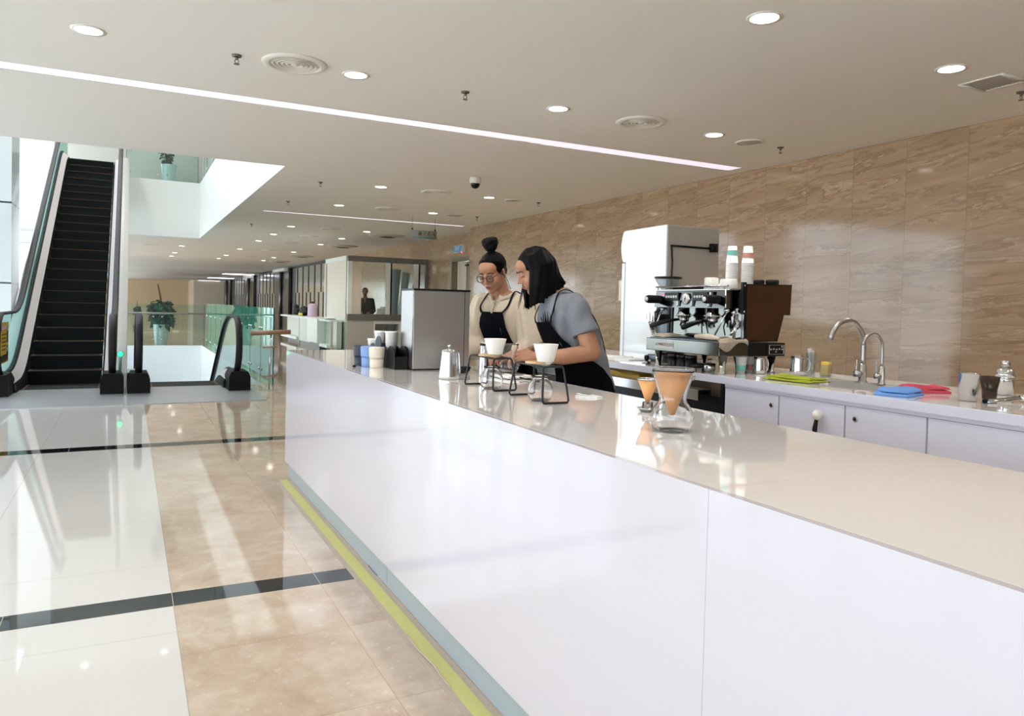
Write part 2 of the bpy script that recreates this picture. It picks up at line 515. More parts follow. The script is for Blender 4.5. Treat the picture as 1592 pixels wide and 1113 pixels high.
# ================================================================ SETTING
CZ = 3.05; UZ = 4.62; RZ = 7.9
def cells(xs, ys, z, skip, down=False):
    mb = MB()
    for x0, x1 in zip(xs, xs[1:]):
        for y0, y1 in zip(ys, ys[1:]):
            xm, ym = (x0 + x1) / 2, (y0 + y1) / 2
            k = skip(xm, ym)
            if k is None: continue
            mb.mi = k
            q = [(x0, y0, z), (x1, y0, z), (x1, y1, z), (x0, y1, z)]
            mb.quad(*(q[::-1] if down else q))
    return mb
def fl(xm, ym):
    if -1.72 < xm < 1.87 and 12.05 < ym < 22.9: return None
    if 3.414 < ym < 3.573 or 7.19 < ym < 7.385: return 2
    return 0 if xm < 0.18 else 1
o = cells([-7, -1.72, 0.18, 1.87, 7.4], [-6, 3.414, 3.573, 7.19, 7.385, 12.05, 22.9, 72], 0.0, fl).obj('floor', ['floor_white', 'floor_beige', 'floor_strip'], smooth=False)
struct(o)
# ceiling, with the atrium opening and the two light slots
def ce(xm, ym):
    if xm < 1.78 and 9.93 < ym < 23.05: return None
    if xm < 6.55 and 6.77 < ym < 6.985: return None
    if 2.29 < xm < 6.51 and 14.98 < ym < 15.10: return None
    return 0
o = cells([-7, 1.78, 2.29, 6.51, 6.55, 7.4], [-6, 6.77, 6.985, 9.93, 14.98, 15.10, 23.05, 47.0], CZ, ce, True).obj('ceiling', 'ceiling_paint', smooth=False)
struct(o)
o = MB().box(-7, 7.4, 47.0, 72, 2.92, 3.3).obj('trim_1', 'ceiling_paint'); struct(o)
# upper storey floor, roof and walls
def up(xm, ym):
    return None if (xm < 1.78 and 9.93 < ym < 23.05) else 0
def roof(xm, ym):
    return None if (xm < -2.3 and 9.93 < ym < 23.05) else 0
o = cells([-7, 1.78, 7.4], [-6, 9.93, 23.05, 47.0], UZ, up).obj('floor_upper', 'floor_white', smooth=False); struct(o)
o = cells([-7, -2.3, 7.4], [-6, 9.93, 23.05, 47.0], RZ, roof, True).obj('ceiling_upper', 'ceiling_paint', smooth=False); struct(o)
mb = MB()   # slab edges round the opening
mb.box(1.78, 1.86, 9.93, 23.05, CZ + 0.002, UZ - 0.002); mb.box(-7, 1.86, 23.05, 23.13, CZ + 0.002, UZ - 0.002); mb.box(-7, 1.86, 9.85, 9.93, CZ + 0.002, UZ - 0.002)
struct(mb.obj('wall_atrium_edge', 'white_paint', smooth=False))
mb = MB(); mb.box(6.9, 7.1, -6, 47, UZ, RZ); struct(mb.obj('wall_upper_right', 'white_paint'))
mb = MB(); mb.box(-7, 7.4, 46.9, 47.1, UZ, RZ); struct(mb.obj('wall_upper_far', 'white_paint'))
mb = MB(); mb.box(-7, 7.0, 9.7, 9.86, UZ, RZ); struct(mb.obj('wall_upper_near', 'white_paint'))
# skylight over the atrium
mb = MB()
for i in range(6): mb.box(-7, -2.3, 9.93 + i * 2.624 - 0.04, 9.93 + i * 2.624 + 0.04, RZ - 0.02, RZ + 0.16)
for i in range(3): mb.box(-7 + i * 2.35 - 0.04, -7 + i * 2.35 + 0.04, 9.93, 23.05, RZ - 0.02, RZ + 0.14)
w = mb.obj('window_1', 'white_paint'); struct(w)
mb = MB().box(-7, -2.3, 9.93, 23.05, RZ + 0.07, RZ + 0.078); mb.obj('window_pane', 'window_glass', w)
# right-hand marble wall, with the step back towards the service door
o = MB().box(6.77, 7.4, -6, 15.25, 0, CZ).obj('wall_right', 'wall_marble', smooth=False); struct(o)
mb = MB()
mb.box(7.2, 7.4, 15.25, 16.1, 0, CZ); mb.box(7.2, 7.4, 16.1, 17.35, 2.5, CZ); mb.box(7.2, 7.4, 17.35, 29.6, 0, CZ)
struct(mb.obj('wall_right_recess', 'wall_marble', smooth=False))
mb = MB(); mb.box(7.2, 7.4, 29.6, 72, 0, CZ); struct(mb.obj('wall_right_far', 'shopfront_dark', smooth=False))
# service door
mb = MB()
mb.box(7.17, 7.34, 16.1, 16.2, 0, 2.5); mb.box(7.17, 7.34, 17.25, 17.35, 0, 2.5); mb.box(7.17, 7.34, 16.2, 17.25, 2.4, 2.5)
d = mb.obj('door_1', 'door_bronze', smooth=False); struct(d, 'bronze lift-style service door set in the marble wall under the exit sign')
MB().box(7.36, 7.385, 16.2, 16.78, 0, 2.4).obj('door_leaf', 'door_bronze', d, smooth=False)
MB().box(7.345, 7.37, 16.79, 17.25, 0, 2.4).obj('door_leaf', 'panel_beige', d, smooth=False)
MB().box(7.345, 7.36, 16.45, 16.85, 2.28, 2.33).obj('door_closer', 'black_plastic', d)
# back wall, far wall
mb = MB(); mb.box(-2.0, 7.4, -6.2, -6, 0, CZ); mb.box(-7.2, -2.0, -6.2, -6, 2.6, CZ); struct(mb.obj('wall_back', 'white_paint', smooth=False))
mb = MB()
for i in range(5): mb.box(-7 + i * 1.235, -6.94 + i * 1.235, -6.16, -6.04, 0.0, 2.6)
mb.box(-7, -2, -6.15, -6.05, 0.0, 0.08); mb.box(-7, -2, -6.15, -6.05, 2.1, 2.16)
w = mb.obj('window_10', 'aluminium', smooth=False); struct(w)  # unseen glazing added to brighten the room from behind the camera
MB().box(-7, -2, -6.105, -6.095, 0, 2.6).obj('window_pane', 'window_glass', w, smooth=False)
struct(MB().box(-7.2, 7.4, 72, 72.2, 0, 3.3).obj('wall_far', 'wall_far_beige', smooth=False))
struct(MB().box(4.7, 7.4, 66, 72, 0, 2.92).obj('wall_far_pier', 'panel_beige', smooth=False))
# window wall on the left
def window_wall(name, y0, y1, z0, z1, step, zs):
    mb = MB(); n = max(1, round((y1 - y0) / step))
    for i in range(n + 1):
        y = y0 + (y1 - y0) * i / n; mb.box(WX - 0.06, WX + 0.06, y - 0.035, y + 0.035, z0, z1)
    for z in zs: mb.box(WX - 0.05, WX + 0.05, y0, y1, z - 0.03, z + 0.03)
    w = mb.obj(name, 'aluminium', smooth=False); struct(w)
    MB().box(WX - 0.006, WX + 0.006, y0, y1, z0, z1).obj('window_pane', 'window_glass', w, smooth=False)
window_wall('window_2', -6, 10.4, 0.05, CZ, 1.64, (0.08, 1.1, CZ - 0.03))
window_wall('window_3', 12.7, 24.0, 0.05, RZ, 1.88, (0.08, 1.9, 3.05, 4.62, 6.2, RZ - 0.03))
window_wall('window_4', 24.2, 46, 0.05, RZ, 2.4, (0.08, CZ - 0.03, CZ + 0.8, UZ, RZ - 0.03))  # glazed above the slab too, added to bring daylight to the upper storey
struct(MB().box(-7.3, -6.9, 10.4, 12.7, 0, RZ).obj('wall_left_pier', 'white_paint', smooth=False))
window_wall('window_9', 46.2, 72, 0.05, 2.95, 2.6, (0.08, 2.9))  # unseen glazing added so daylight reaches the far hall
mb = MB(); mb.box(-7.2, -7.0, -6, 10.4, CZ, RZ); 
struct(mb.obj('wall_left_upper', 'white_paint', smooth=False))
# white wall of panels closing the atrium on the left
x = mk('panel_wall', (246, 247, 247), 0.5)
p = x.sep(x.pos())
x.color(x.mix(x.line(p[2], 2.73, 0.86, 0.018), (246, 247, 247), (190, 198, 200)))
struct(MB().box(-6.9, -1.85, 24.0, 24.2, 0, RZ).obj('wall_atrium', 'panel_wall', smooth=False))
# white column with dark shadow joints
x = mk('column_panel', (228, 232, 232), 0.2, coat=0.3)
p = x.sep(x.pos())
x.color(x.mix(x.line(p[2], 1.505, 1.35, 0.03), (206, 212, 212), (24, 32, 38)))
c = MB().box(-2.9, -1.76, 15.0, 16.0, 0, RZ, 0.0).obj('column_1', 'column_panel', smooth=False); struct(c, 'white panelled column with dark joints left of the escalator')
# lower void behind the escalators
mb = MB()
mb.box(-1.78, 1.93, 22.9, 22.98, -4.6, -0.002); mb.box(1.87, 1.93, 12.05, 22.9, -4.6, -0.002); mb.box(-1.78, -1.72, 12.05, 22.9, -4.6, -0.002)
mb.box(-1.72, 1.87, 11.95, 12.05, -4.6, -0.1)
struct(mb.obj('wall_void', 'lower_white', smooth=False))
struct(MB().box(-1.78, 1.93, 11.9, 22.98, -4.65, -4.6).obj('floor_lower', 'floor_white', smooth=False))

# mirrored shopfronts along the far right
def shopfront(idx, y0, y1, nv):
    mb = MB(); mb.box(7.12, 7.19, y0, y1, 0.02, 2.92)
    w = mb.obj('window_%d' % idx, 'mirror_beige', smooth=False); struct(w)
    mb = MB()
    for i in range(nv + 1):
        y = y0 + (y1 - y0) * i / nv
        tall = i % 2 == 0
        mb.box(7.09, 7.125, y - 0.022, y + 0.022, 1.75 if not tall else 0.05, 2.92)
        if not tall:
            for k in (-0.42, 0.42): mb.box(7.09, 7.125, y + k - 0.02, y + k + 0.02, 0.05, 1.75)
    mb.obj('glazing_bar', 'shopfront_dark', w, smooth=False)
for i, (a, b, n) in enumerate(((30.0, 37.3, 6), (41.3, 48.8, 6), (53.2, 61.0, 6), (65.2, 66.0, 1))): shopfront(5 + i, a, b, n)
for i, (a, b) in enumerate(((37.4, 41.2), (48.9, 53.1), (61.1, 65.1))):
    mb = MB(); mb.box(6.95, 7.2, a, b, 0, 2.95)
    c = mb.obj('column_%d' % (i + 2), 'column_black', smooth=False); struct(c)
    MB().cyl((6.9, (a + b) / 2, 0), (6.9, (a + b) / 2, 2.95), 0.07, n=12).obj('downpipe', 'pipe_grey', c)

# ---- light strips in the ceiling
def light_strip(x0, x1, y0, y1, lab):
    t = thing('light_strip', lab, 'light strip', ((x0 + x1) / 2, (y0 + y1) / 2, CZ))
    hx, hy = (x1 - x0) / 2, (y1 - y0) / 2
    mb = MB(); e = 0.012
    for s in (-1, 1):
        mb.box(-hx, hx, s * hy - (e if s > 0 else 0), s * hy + (0 if s > 0 else e), 0.001, 0.11)
        mb.box(s * hx - (e if s > 0 else 0), s * hx + (0 if s > 0 else e), -hy + e, hy - e, 0.001, 0.11)
    mb.box(-hx, hx, -hy, hy, 0.11, 0.12)
    mb.obj('housing', 'trim_white', t, smooth=False)
    MB().box(-hx + e, hx - e, -hy + e, hy - e, 0.002, 0.006).obj('diffuser', 'lavender_light', t, smooth=False)
light_strip(-6.9, 6.55, 6.77, 6.985, 'long pale lavender light strip recessed in the ceiling, running to the marble wall')
light_strip(2.29, 6.51, 14.98, 15.10, 'thin white light strip recessed in the ceiling in front of the restroom sign')

# ---- ceiling fittings
def ring(mb, r0, r1, z0, z1, n=32): mb.lathe([(r0, z0), (r1, z0), (r1, z1), (r0, z1), (r0, z0)], n, cap=False)
def make_downlight():
    t = thing('ceiling_downlight', 'x', 'ceiling light', (0, 0, CZ), group='recessed round downlights in the ceiling')
    mb = MB(); ring(mb, 0.083, 0.105, -0.006, 0.001); mb.obj('trim_ring', 'trim_white', t)
    MB().lathe([(0.0, -0.004), (0.08, -0.004), (0.08, -0.0015), (0.0, -0.0015)], 32).obj('lamp', 'lamp_white', t)
    l = bpy.data.lights.new('downlight_beam', 'SPOT'); l.energy = 52; l.color = (1.0, 0.965, 0.91); l.spot_size = radians(115); l.spot_blend = 0.7; l.shadow_soft_size = 0.06
    lo = bpy.data.objects.new('downlight_beam', l); COL.objects.link(lo); lo.parent = t; lo.location = (0, 0, -0.012)
    return t
dl0 = make_downlight()
rows = [(0.9, 'row over the camera'), (3.29, 'nearest row'), (5.67, 'second row back'), (10.82, 'third row, past the dome camera'), (13.3, 'row before the thin light strip'),
        (17.72, 'row behind the thin light strip'), (20.1, 'row above the kiosk front'), (22.6, 'row above the kiosk back'), (26.7, 'first row beyond the kiosk'), (30.75, 'second row beyond the kiosk'), (33.3, 'farthest row')]
colsx = [(-0.25, 'leftmost'), (1.53, 'second from the left'), (3.33, 'middle-right'), (5.12, 'nearest the marble wall')]
first = True
for y, rl in rows:
    for xx, cl in colsx:
        if 9.9 < y < 23.1 and xx < 1.9: continue
        lab = 'round downlight, %s in the %s' % (cl, rl)
        if first: dl0.location = (xx, y, CZ); dl0['label'] = lab; first = False
        else: dup(dl0, (xx, y, CZ), lab)
for y, yl in ((13.0, 'nearest'), (17.0, 'middle'), (21.0, 'farthest')):  # unseen lamps added to throw light down into the atrium void
    for xx, xl in ((-0.9, 'left'), (0.9, 'right')):
        u = dup(dl0, (xx, y, RZ), 'added unseen downlight high over the escalator, %s %s one on the upper storey ceiling' % (yl, xl), group='unseen downlights added on the upper storey')
        for ch in u.children:
            if ch.type == 'LIGHT': ch.data = ch.data.copy(); ch.data.energy = 200
def make_diffuser():
    t = thing('air_diffuser', 'x', 'air vent', (0, 0, CZ), group='round air diffusers in the ceiling')
    MB().lathe([(0.0, 0.002), (0.2, 0.002), (0.2, 0.006), (0.0, 0.006)], 36).obj('throat', 'grille_dark', t)
    mb = MB(); mb.lathe([(0.178, 0.001), (0.235, 0.0), (0.23, -0.01), (0.19, -0.018), (0.178, -0.012), (0.178, 0.001)], 40, cap=False); mb.obj('outer_ring', 'trim_white', t)
    for r in (0.15, 0.117, 0.084, 0.052):
        mb = MB(); mb.lathe([(r - 0.004, 0.0), (r + 0.012, -0.013), (r + 0.007, -0.016), (r - 0.009, -0.003), (r - 0.004, 0.0)], 36, cap=False); mb.obj('cone_ring', 'trim_white', t)
    MB().lathe([(0.0, -0.016), (0.026, -0.012), (0.022, 0.0), (0.0, 0.0)], 24).obj('centre_cap', 'trim_white', t)
    return t
df0 = make_diffuser()
dpos = [(1.07, 5.65, 'between the two nearest-left downlights'), (4.22, 5.66, 'above the coffee machine'), (4.2, 10.8, 'right of the black dome camera'), (4.2, 13.2, 'ahead of the thin light strip'),
        (4.22, 17.65, 'just behind the thin light strip'), (4.22, 20.0, 'above the left end of the kiosk'), (4.22, 22.5, 'behind the kiosk corner'), (4.25, 26.6, 'in the distance beyond the kiosk'), (4.27, 30.8, 'farthest of the right-hand file'),
        (0.62, 26.8, 'beyond the atrium, nearer one'), (0.62, 30.6, 'beyond the atrium, farther one')]
for i, (xx, y, l) in enumerate(dpos):
    lab = 'round ceiling air diffuser with concentric rings, ' + l
    if i == 0: df0.location = (xx, y, CZ); df0['label'] = lab
    else: dup(df0, (xx, y, CZ), lab)
def make_sprinkler():
    t = thing('fire_sprinkler', 'x', 'sprinkler', (0, 0, CZ), group='fire sprinklers hanging from the ceiling')
    MB().lathe([(0.0, 0.0), (0.036, 0.0), (0.03, -0.012), (0.0, -0.014)], 20).obj('escutcheon', 'sprinkler_metal', t)
    mb = MB(); mb.cyl((0, 0, -0.012), (0, 0, -0.03), 0.011, n=12)
    for s in (-1, 1): mb.tube([(s * 0.008, 0, -0.028), (s * 0.014, 0, -0.045), (s * 0.004, 0, -0.06)], 0.003, 6)
    mb.obj('body', 'sprinkler_metal', t)
    MB().lathe([(0.0, -0.06), (0.021, -0.061), (0.019, -0.065), (0.0, -0.065)], 16).obj('deflector', 'sprinkler_metal', t)
    return t
sp0 = make_sprinkler()
spos = [(0.67, 5.68, 'left of the nearest round diffuser'), (2.43, 5.64, 'above the light strip, over the women'), (6.08, 5.72, 'near the marble wall by the speaker'), (6.09, 3.35, 'at the right edge by the square grille'),
        (2.46, 10.94, 'just right of the atrium opening corner'), (2.45, 13.36, 'second in the file beside the atrium'), (2.46, 17.78, 'farthest in the file beside the atrium'), (6.04, 10.85, 'beside the far round speaker'), (6.03, 13.28, 'above the step in the marble wall')]
for i, (xx, y, l) in enumerate(spos):
    lab = 'small metal fire sprinkler on the ceiling, ' + l
    if i == 0: sp0.location = (xx, y, CZ); sp0['label'] = lab
    else: dup(sp0, (xx, y, CZ), lab)
def make_speaker():
    t = thing('ceiling_speaker', 'x', 'speaker', (0, 0, CZ), group='round ceiling speakers')
    mb = MB(); ring(mb, 0.125, 0.14, -0.012, 0.0); mb.obj('rim', 'trim_white', t)
    MB().lathe([(0.0, -0.012), (0.06, -0.011), (0.125, -0.006), (0.125, 0.0), (0.0, 0.0)], 32).obj('mesh_grille', 'grille_grey', t)
    return t
s0 = make_speaker(); s0.location = (5.64, 5.72, CZ); s0['label'] = 'plain round ceiling speaker between the nearer downlight row and the marble wall'
dup(s0, (5.56, 10.85, CZ), 'plain round ceiling speaker far back, above the marble wall')
def make_grille():
    t = thing('return_air_grille', 'x', 'air vent', (0, 0, CZ), group='square return air grilles')
    mb = MB()
    for s in (-1, 1):
        mb.box(-0.16, 0.16, s * 0.15 - 0.012, s * 0.15 + 0.012, -0.01, 0.0); mb.box(s * 0.15 - 0.012, s * 0.15 + 0.012, -0.138, 0.138, -0.01, 0.0)
    mb.obj('frame', 'trim_white', t)
    mb = MB()
    for i in range(11): mb.obox((0, -0.125 + i * 0.025, -0.004), (0.29, 0.014, 0.002), (0.5, 0, 0))
    mb.obj('slats', 'grille_grey', t)
    MB().box(-0.14, 0.14, -0.14, 0.14, 0.002, 0.006).obj('backing', 'grille_dark', t)
    return t
g0 = make_grille(); g0.location = (5.67, 3.32, CZ); g0['label'] = 'square grey return air grille by the nearest right downlight'
dup(g0, (5.57, 13.33, CZ), 'square return air grille far back above the restroom sign')
def make_bowl():
    t = thing('ceiling_fan_unit', 'x', 'ceiling fitting', (0, 0, CZ), group='dark round fittings in a file above the kiosk')
    MB().lathe([(0.0, -0.05), (0.2, -0.05), (0.42, -0.02), (0.46, 0.0), (0.0, 0.0)], 32).obj('housing', 'grille_grey', t)
    MB().lathe([(0.0, -0.055), (0.19, -0.053), (0.19, -0.047), (0.0, -0.047)], 32).obj('dark_centre', 'grille_dark', t)
    return t
b0 = make_bowl()
for i, (y, l) in enumerate(((18.3, 'nearest of the file, left of the restroom sign'), (22.7, 'second of the file, over the kiosk'), (28.75, 'third of the file'), (33.3, 'farthest of the file'))):
    lab = 'wide dark round fitting on the ceiling, ' + l
    if i == 0: b0.location = (5.82, y, CZ); b0['label'] = lab
    else: dup(b0, (5.82, y, CZ), lab)
t = thing('dome_camera', 'white security camera with black dome hanging from the ceiling', 'security camera', (4.17, 9.27, CZ))
MB().lathe([(0.0, 0.0), (0.075, 0.0), (0.078, -0.05), (0.07, -0.085), (0.0, -0.085)], 28).obj('housing', 'trim_white', t)
MB().lathe([(0.062, -0.08), (0.064, -0.095), (0.05, -0.13), (0.025, -0.148), (0.0, -0.152)], 28, cap=False).obj('dome', 'black_plastic', t)
# square glowing ceiling panels by the far shopfronts
def make_panel():
    t = thing('ceiling_light_panel', 'x', 'ceiling light', (0, 0, 2.92), group='glowing panels by the far shopfronts')
    MB().box(-0.9, 0.9, -0.9, 0.9, -0.02, 0.0).obj('frame', 'frame_grey', t)
    MB().box(-0.84, 0.84, -0.84, 0.84, -0.026, -0.02).obj('diffuser', 'panel_lamp', t)
    return t
p0 = make_panel(); p0.location = (5.9, 47.9, 2.92); p0['label'] = 'bright square ceiling light nearest the kiosk, by the far shopfronts'
dup(p0, (5.9, 57.5, 2.92), 'bright square ceiling light in the middle of the far shopfronts')
dup(p0, (5.9, 66.8, 2.92), 'bright square ceiling light farthest off by the shopfronts')
# blank white light boxes above the shopfronts
def make_box():
    t = thing('sign_box', 'x', 'sign', (0, 0, 2.7), group='blank white sign boxes above the shopfronts')
    MB().box(-0.2, 0.2, -1.6, 1.6, 0.0, 0.16, 0.01).obj('case', 'frame_pale', t)
    MB().box(-0.206, -0.2, -1.54, 1.54, 0.02, 0.14).obj('face', 'paper_white', t)
    return t
k0 = make_box(); k0.location = (6.95, 39.3, 2.82); k0['label'] = 'blank white sign box over the nearest black shopfront column'
dup(k0, (6.95, 50.5, 2.76), 'blank white sign box over the second black shopfront column')

# hanging restroom sign
t = thing('restroom_sign', 'grey hanging sign with restroom pictograms and an arrow', 'sign', (5.2, 14.0, 2.62))
MB().box(-0.27, 0.27, -0.02, 0.02, 0.03, 0.16).obj('board', 'sign_grey', t)
MB().box(-0.27, 0.27, -0.02, 0.02, 0.0, 0.03).obj('lower_edge', 'sign_teal', t)
mb = MB()
for u in (-0.10, -0.065):
    mb.sphere((u, -0.0215, 0.128), (0.008, 0.002, 0.009), 10, 8); mb.box(u - 0.011, u + 0.011, -0.0225, -0.0205, 0.08, 0.116); mb.box(u - 0.007, u + 0.007, -0.0225, -0.0205, 0.058, 0.08)
mb.obox((0.015, -0.0215, 0.095), (0.006, 0.002, 0.075), (0, 0.6, 0))
mb.sphere((0.10, -0.0215, 0.132), (0.008, 0.002, 0.008), 10, 8); mb.obox((0.104, -0.0215, 0.105), (0.012, 0.002, 0.035), (0, -0.15, 0))
mb.tube([(0.105 + 0.022 * cos(a), -0.0215, 0.08 + 0.022 * sin(a)) for a in [2.2 + i * 0.42 for i in range(10)]], 0.003, 6)
mb.obox((0.12, -0.0215, 0.09), (0.03, 0.002, 0.006)); mb.obox((0.21, -0.0215, 0.095), (0.045, 0.002, 0.007))
for s in (-1, 1): mb.obox((0.222, -0.0215, 0.095 + s * 0.009), (0.028, 0.002, 0.007), (0, s * 0.75, 0))
mb.obj('pictograms', 'ink_black', t, smooth=False)
for u in (-0.24, 0.24):
    mb = MB(); mb.cyl((u, 0, 0.16), (u, 0, CZ - 2.62), 0.0022, n=6); mb.cyl((u, 0, 0.16), (u, 0, 0.2), 0.016, n=10); mb.obj('hanger', 'black_metal', t)
# exit sign on the wall above the door
t = thing('exit_sign', 'blue and white lit exit sign box on the marble wall above the service door', 'sign', (7.2, 16.65, 2.6))
MB().box(-0.12, 0.0, -0.2, 0.3, 0.0, 0.165, 0.004).obj('case', 'paper_white', t)
MB().box(-0.126, -0.12, -0.19, 0.29, 0.012, 0.153).obj('face', 'exit_blue', t, smooth=False)
text('lettering', 'EXIT', 0.13, 'ink_white', t, frame((-0.127, 0.05, 0.082), (0, -1, 0), (0, 0, 1)))
MB().sphere((-0.10, -0.16, -0.012), 0.018, 10, 8).obj('indicator', 'red_led', t)
# ================================================================ ESCALATORS
SL = 0.56; Y0 = 12.85; YP = 12.05
def nose(y, sgn):
    v = max(0.0, (y - Y0) * SL)
    return min(v, UZ) if sgn > 0 else -min(v, 4.6)
def path(ya, yb, sgn, off, ystart, n=60, smooth=0.5):
    out = []
    for i in range(n + 1):
        y = ya + (yb - ya) * i / n
        acc = 0.0
        for k in range(9):
            yy = y + smooth * (k - 4) / 4.0
            v = max(0.0, (yy - ystart) * SL)
            acc += (min(v, UZ) if sgn > 0 else -min(v, 4.6))
        out.append((y, acc / 9.0 + off))
    return out
def escalator(name, label, xc, sgn, yend, left_clad, right_clad):
    hw = 0.64                      # half distance between the handrails
    t = thing(name, label, 'escalator', (xc, YP, 0.0))
    def loc(x, y, z): return (x, y - YP, z)
    for s in (-1, 1):
        side = thing_part('balustrade', t)
        xr = s * hw
        # handrail with its rounded newel
        ys = Y0 + (0.45 if sgn > 0 else -0.15)
        top = path(11.62, yend, sgn, 1.06, ys, 70)
        pts = [loc(xr, 11.95, 0.26), loc(xr, 11.75, 0.25)]
        pts += [loc(xr, 11.6 - 0.4 * sin(a), 0.66 - 0.40 * cos(a)) for a in [pi * i / 14 for i in range(15)]]
        pts += [loc(xr, y, z) for y, z in top]
        MB().tube(pts, [(0.046, 0.022)] * len(pts), 12, flat=(1, 0, 0)).obj('handrail', 'handrail', side)
        pts2 = [(p[0], p[1], p[2]) for p in pts]
        # glass from deck to rail
        low = path(11.62, yend, sgn, 0.255, Y0, 70)
        mb = MB()
        for e in (-0.006, 0.006):
            rows = []
            for (y, z), (y2, z2) in zip(low, top): rows.append([loc(xr + e, y, min(z, z2)), loc(xr + e, y, z2 - 0.02)])
            front = []
            for i in range(9):
                a = pi / 2 * i / 8
                yy = 11.6 - 0.38 * cos(a); dz = 0.38 * sin(a)
                front.append([loc(xr + e, yy, max(0.27, 0.66 - dz)), loc(xr + e, yy, 0.66 + dz)])
            mb.grid(front + rows)
        mb.obj('glass', 'escalator_glass', side, smooth=False)
        # deck: outer cover, rubber seat of the glass, sloped inner cover, skirt
        base = path(11.72, yend, sgn, 0.0, Y0, 70)
        def sweep(nm, prof, mat):
            m2 = MB(); m2.grid([[loc(xr + s * a, y, z + b) for a, b in prof] for y, z in base]); return m2.obj(nm, mat, side)
        sweep('glass_seat', [(0.03, 0.20), (0.03, 0.262), (0.008, 0.266), (-0.022, 0.258), (-0.03, 0.23)], 'black_rubber')
        sweep('inner_deck', [(-0.03, 0.235), (-0.118, 0.155)], 'deck_pink')
        sweep('skirt_trim', [(-0.118, 0.155), (-0.128, 0.15), (-0.131, 0.135)], 'pale_cladding')
        sweep('skirt', [(-0.131, 0.135), (-0.155, 0.10), (-0.162, -0.2)], 'step_black')
        clad = left_clad if s < 0 else right_clad
        sweep('outer_cladding', [(0.03, 0.255), (clad, 0.25), (clad + 0.005, 0.23), (clad + 0.005, -0.75), (-0.1, -0.95)], 'pale_cladding')
        # black newel base
        a0, a1 = (-0.17, 0.125) if s < 0 else (-0.125, 0.17)
        if s > 0 and sgn > 0: a0, a1 = -0.14, 0.138
        if s < 0 and sgn < 0: a0, a1 = -0.138, 0.14
        mb = MB()
        mb.prism([(xr + a0, 0.004), (xr + a1, 0.004), (xr + a1, 0.2), (xr + a1 - 0.035, 0.28), (xr + a0 + 0.035, 0.28), (xr + a0, 0.2)], 'y', 11.28 - YP, 11.82 - YP)
        mb.obj('newel_base', 'black_rubber', side, smooth=False)
    # steps
    def step(i, yf, z, depth, riser):
        mb = MB(); hx = hw - 0.165
        mb.mi = 0; mb.box(-hx, hx, yf, yf + depth, z - 0.03, z)
        mb.mi = 1
        if riser > 0: mb.box(-hx, hx, yf + 0.01, yf + 0.03, z - riser, z - 0.03)
        elif riser < 0: mb.box(-hx, hx, yf + depth - 0.03, yf + depth - 0.01, z + riser, z - 0.03)
        mb.mi = 2; mb.box(-hx, hx, yf - 0.001, yf + 0.009, z - 0.004, z + 0.0015)
        mb.box(-hx, -hx + 0.03, yf, yf + depth, z, z + 0.0015); mb.box(hx - 0.03, hx, yf, yf + depth, z, z + 0.0015)
        return mb.obj('step', ['step_tread', 'step_black', 'ochre_line'], t, smooth=False)
    step(0, 0.0, 0.0, 0.4, 0); step(0, 0.4, 0.0, 0.4, 0)
    if sgn > 0:
        first = step(1, Y0 - YP, 0.2, 0.4, 0.23)
    else:
        first = step(1, Y0 - YP, -0.2, 0.4, -0.23)
    for i in range(1, 23):
        c = first.copy(); COL.objects.link(c); c.parent = t
        c.location = (0, 0.357 * i, 0.2 * i * sgn)
    if sgn > 0: MB().box(-hw + 0.165, hw - 0.165, Y0 - YP + 8.2, Y0 - YP + 10.2, UZ - 0.05, UZ + 0.004).obj('upper_landing', 'floor_plate', t, smooth=False)
    # landing plate
    a0, a1 = (-0.86, 0.783) if sgn > 0 else (-0.783, 0.86)
    MB().box(a0, a1, 10.12 - YP, 0.0, 0.0005, 0.008).obj('landing_plate', 'floor_plate', t, smooth=False)
    return t
def thing_part(name, parent):
    o = bpy.data.objects.new(name, None); COL.objects.link(o); o.parent = parent; o.empty_display_size = 0.05
    return o
esc_up = escalator('escalator', 'escalator with black steps rising to the floor above', -0.83, 1, 23.0, 0.17, 0.17)
esc_dn = escalator('escalator', 'escalator going down into the white void, right of the rising one', 0.77, -1, 21.5, 0.14, 0.17)
# caution notice stuck on the glass
t = thing('caution_notice', 'yellow caution notice on the glass of the rising escalator', 'notice', (-1.462, 11.75, 0.40))
MB().box(-0.002, 0.0, -0.44, 0.46, 0.0, 0.54).obj('sheet', 'caution_yellow', t, smooth=False)
mb = MB(); mb.box(0.0, 0.002, -0.2, 0.26, 0.43, 0.5); mb.obj('red_heading', 'caution_red', t, smooth=False)
text('lettering', 'CAUTION', 0.085, 'ink_white', t, frame((0.0035, 0.03, 0.465), (0, 1, 0), (0, 0, 1)), bold=0.002)
mb = MB()
for z in (0.37, 0.32, 0.27, 0.22, 0.17): mb.box(0.0, 0.002, -0.12, 0.22, z, z + 0.018)
mb.box(0.0, 0.002, -0.42, -0.26, 0.24, 0.46); mb.box(0.0, 0.002, 0.3, 0.44, 0.26, 0.42); mb.box(0.0, 0.002, 0.28, 0.44, 0.08, 0.22); mb.box(0.0, 0.002, -0.4, 0.4, 0.02, 0.11)
mb.box(0.0, 0.002, -0.4, -0.27, 0.1, 0.2)
mb.obj('pictograms', 'caution_black', t, smooth=False)
mb = MB(); mb.sphere((0.002, -0.34, 0.41), (0.002, 0.035, 0.03), 10, 8); mb.box(0.001, 0.003, -0.375, -0.305, 0.27, 0.38); mb.sphere((0.002, 0.37, 0.17), (0.002, 0.04, 0.035), 10, 8)
mb.obj('figures', 'paper_white', t, smooth=False)
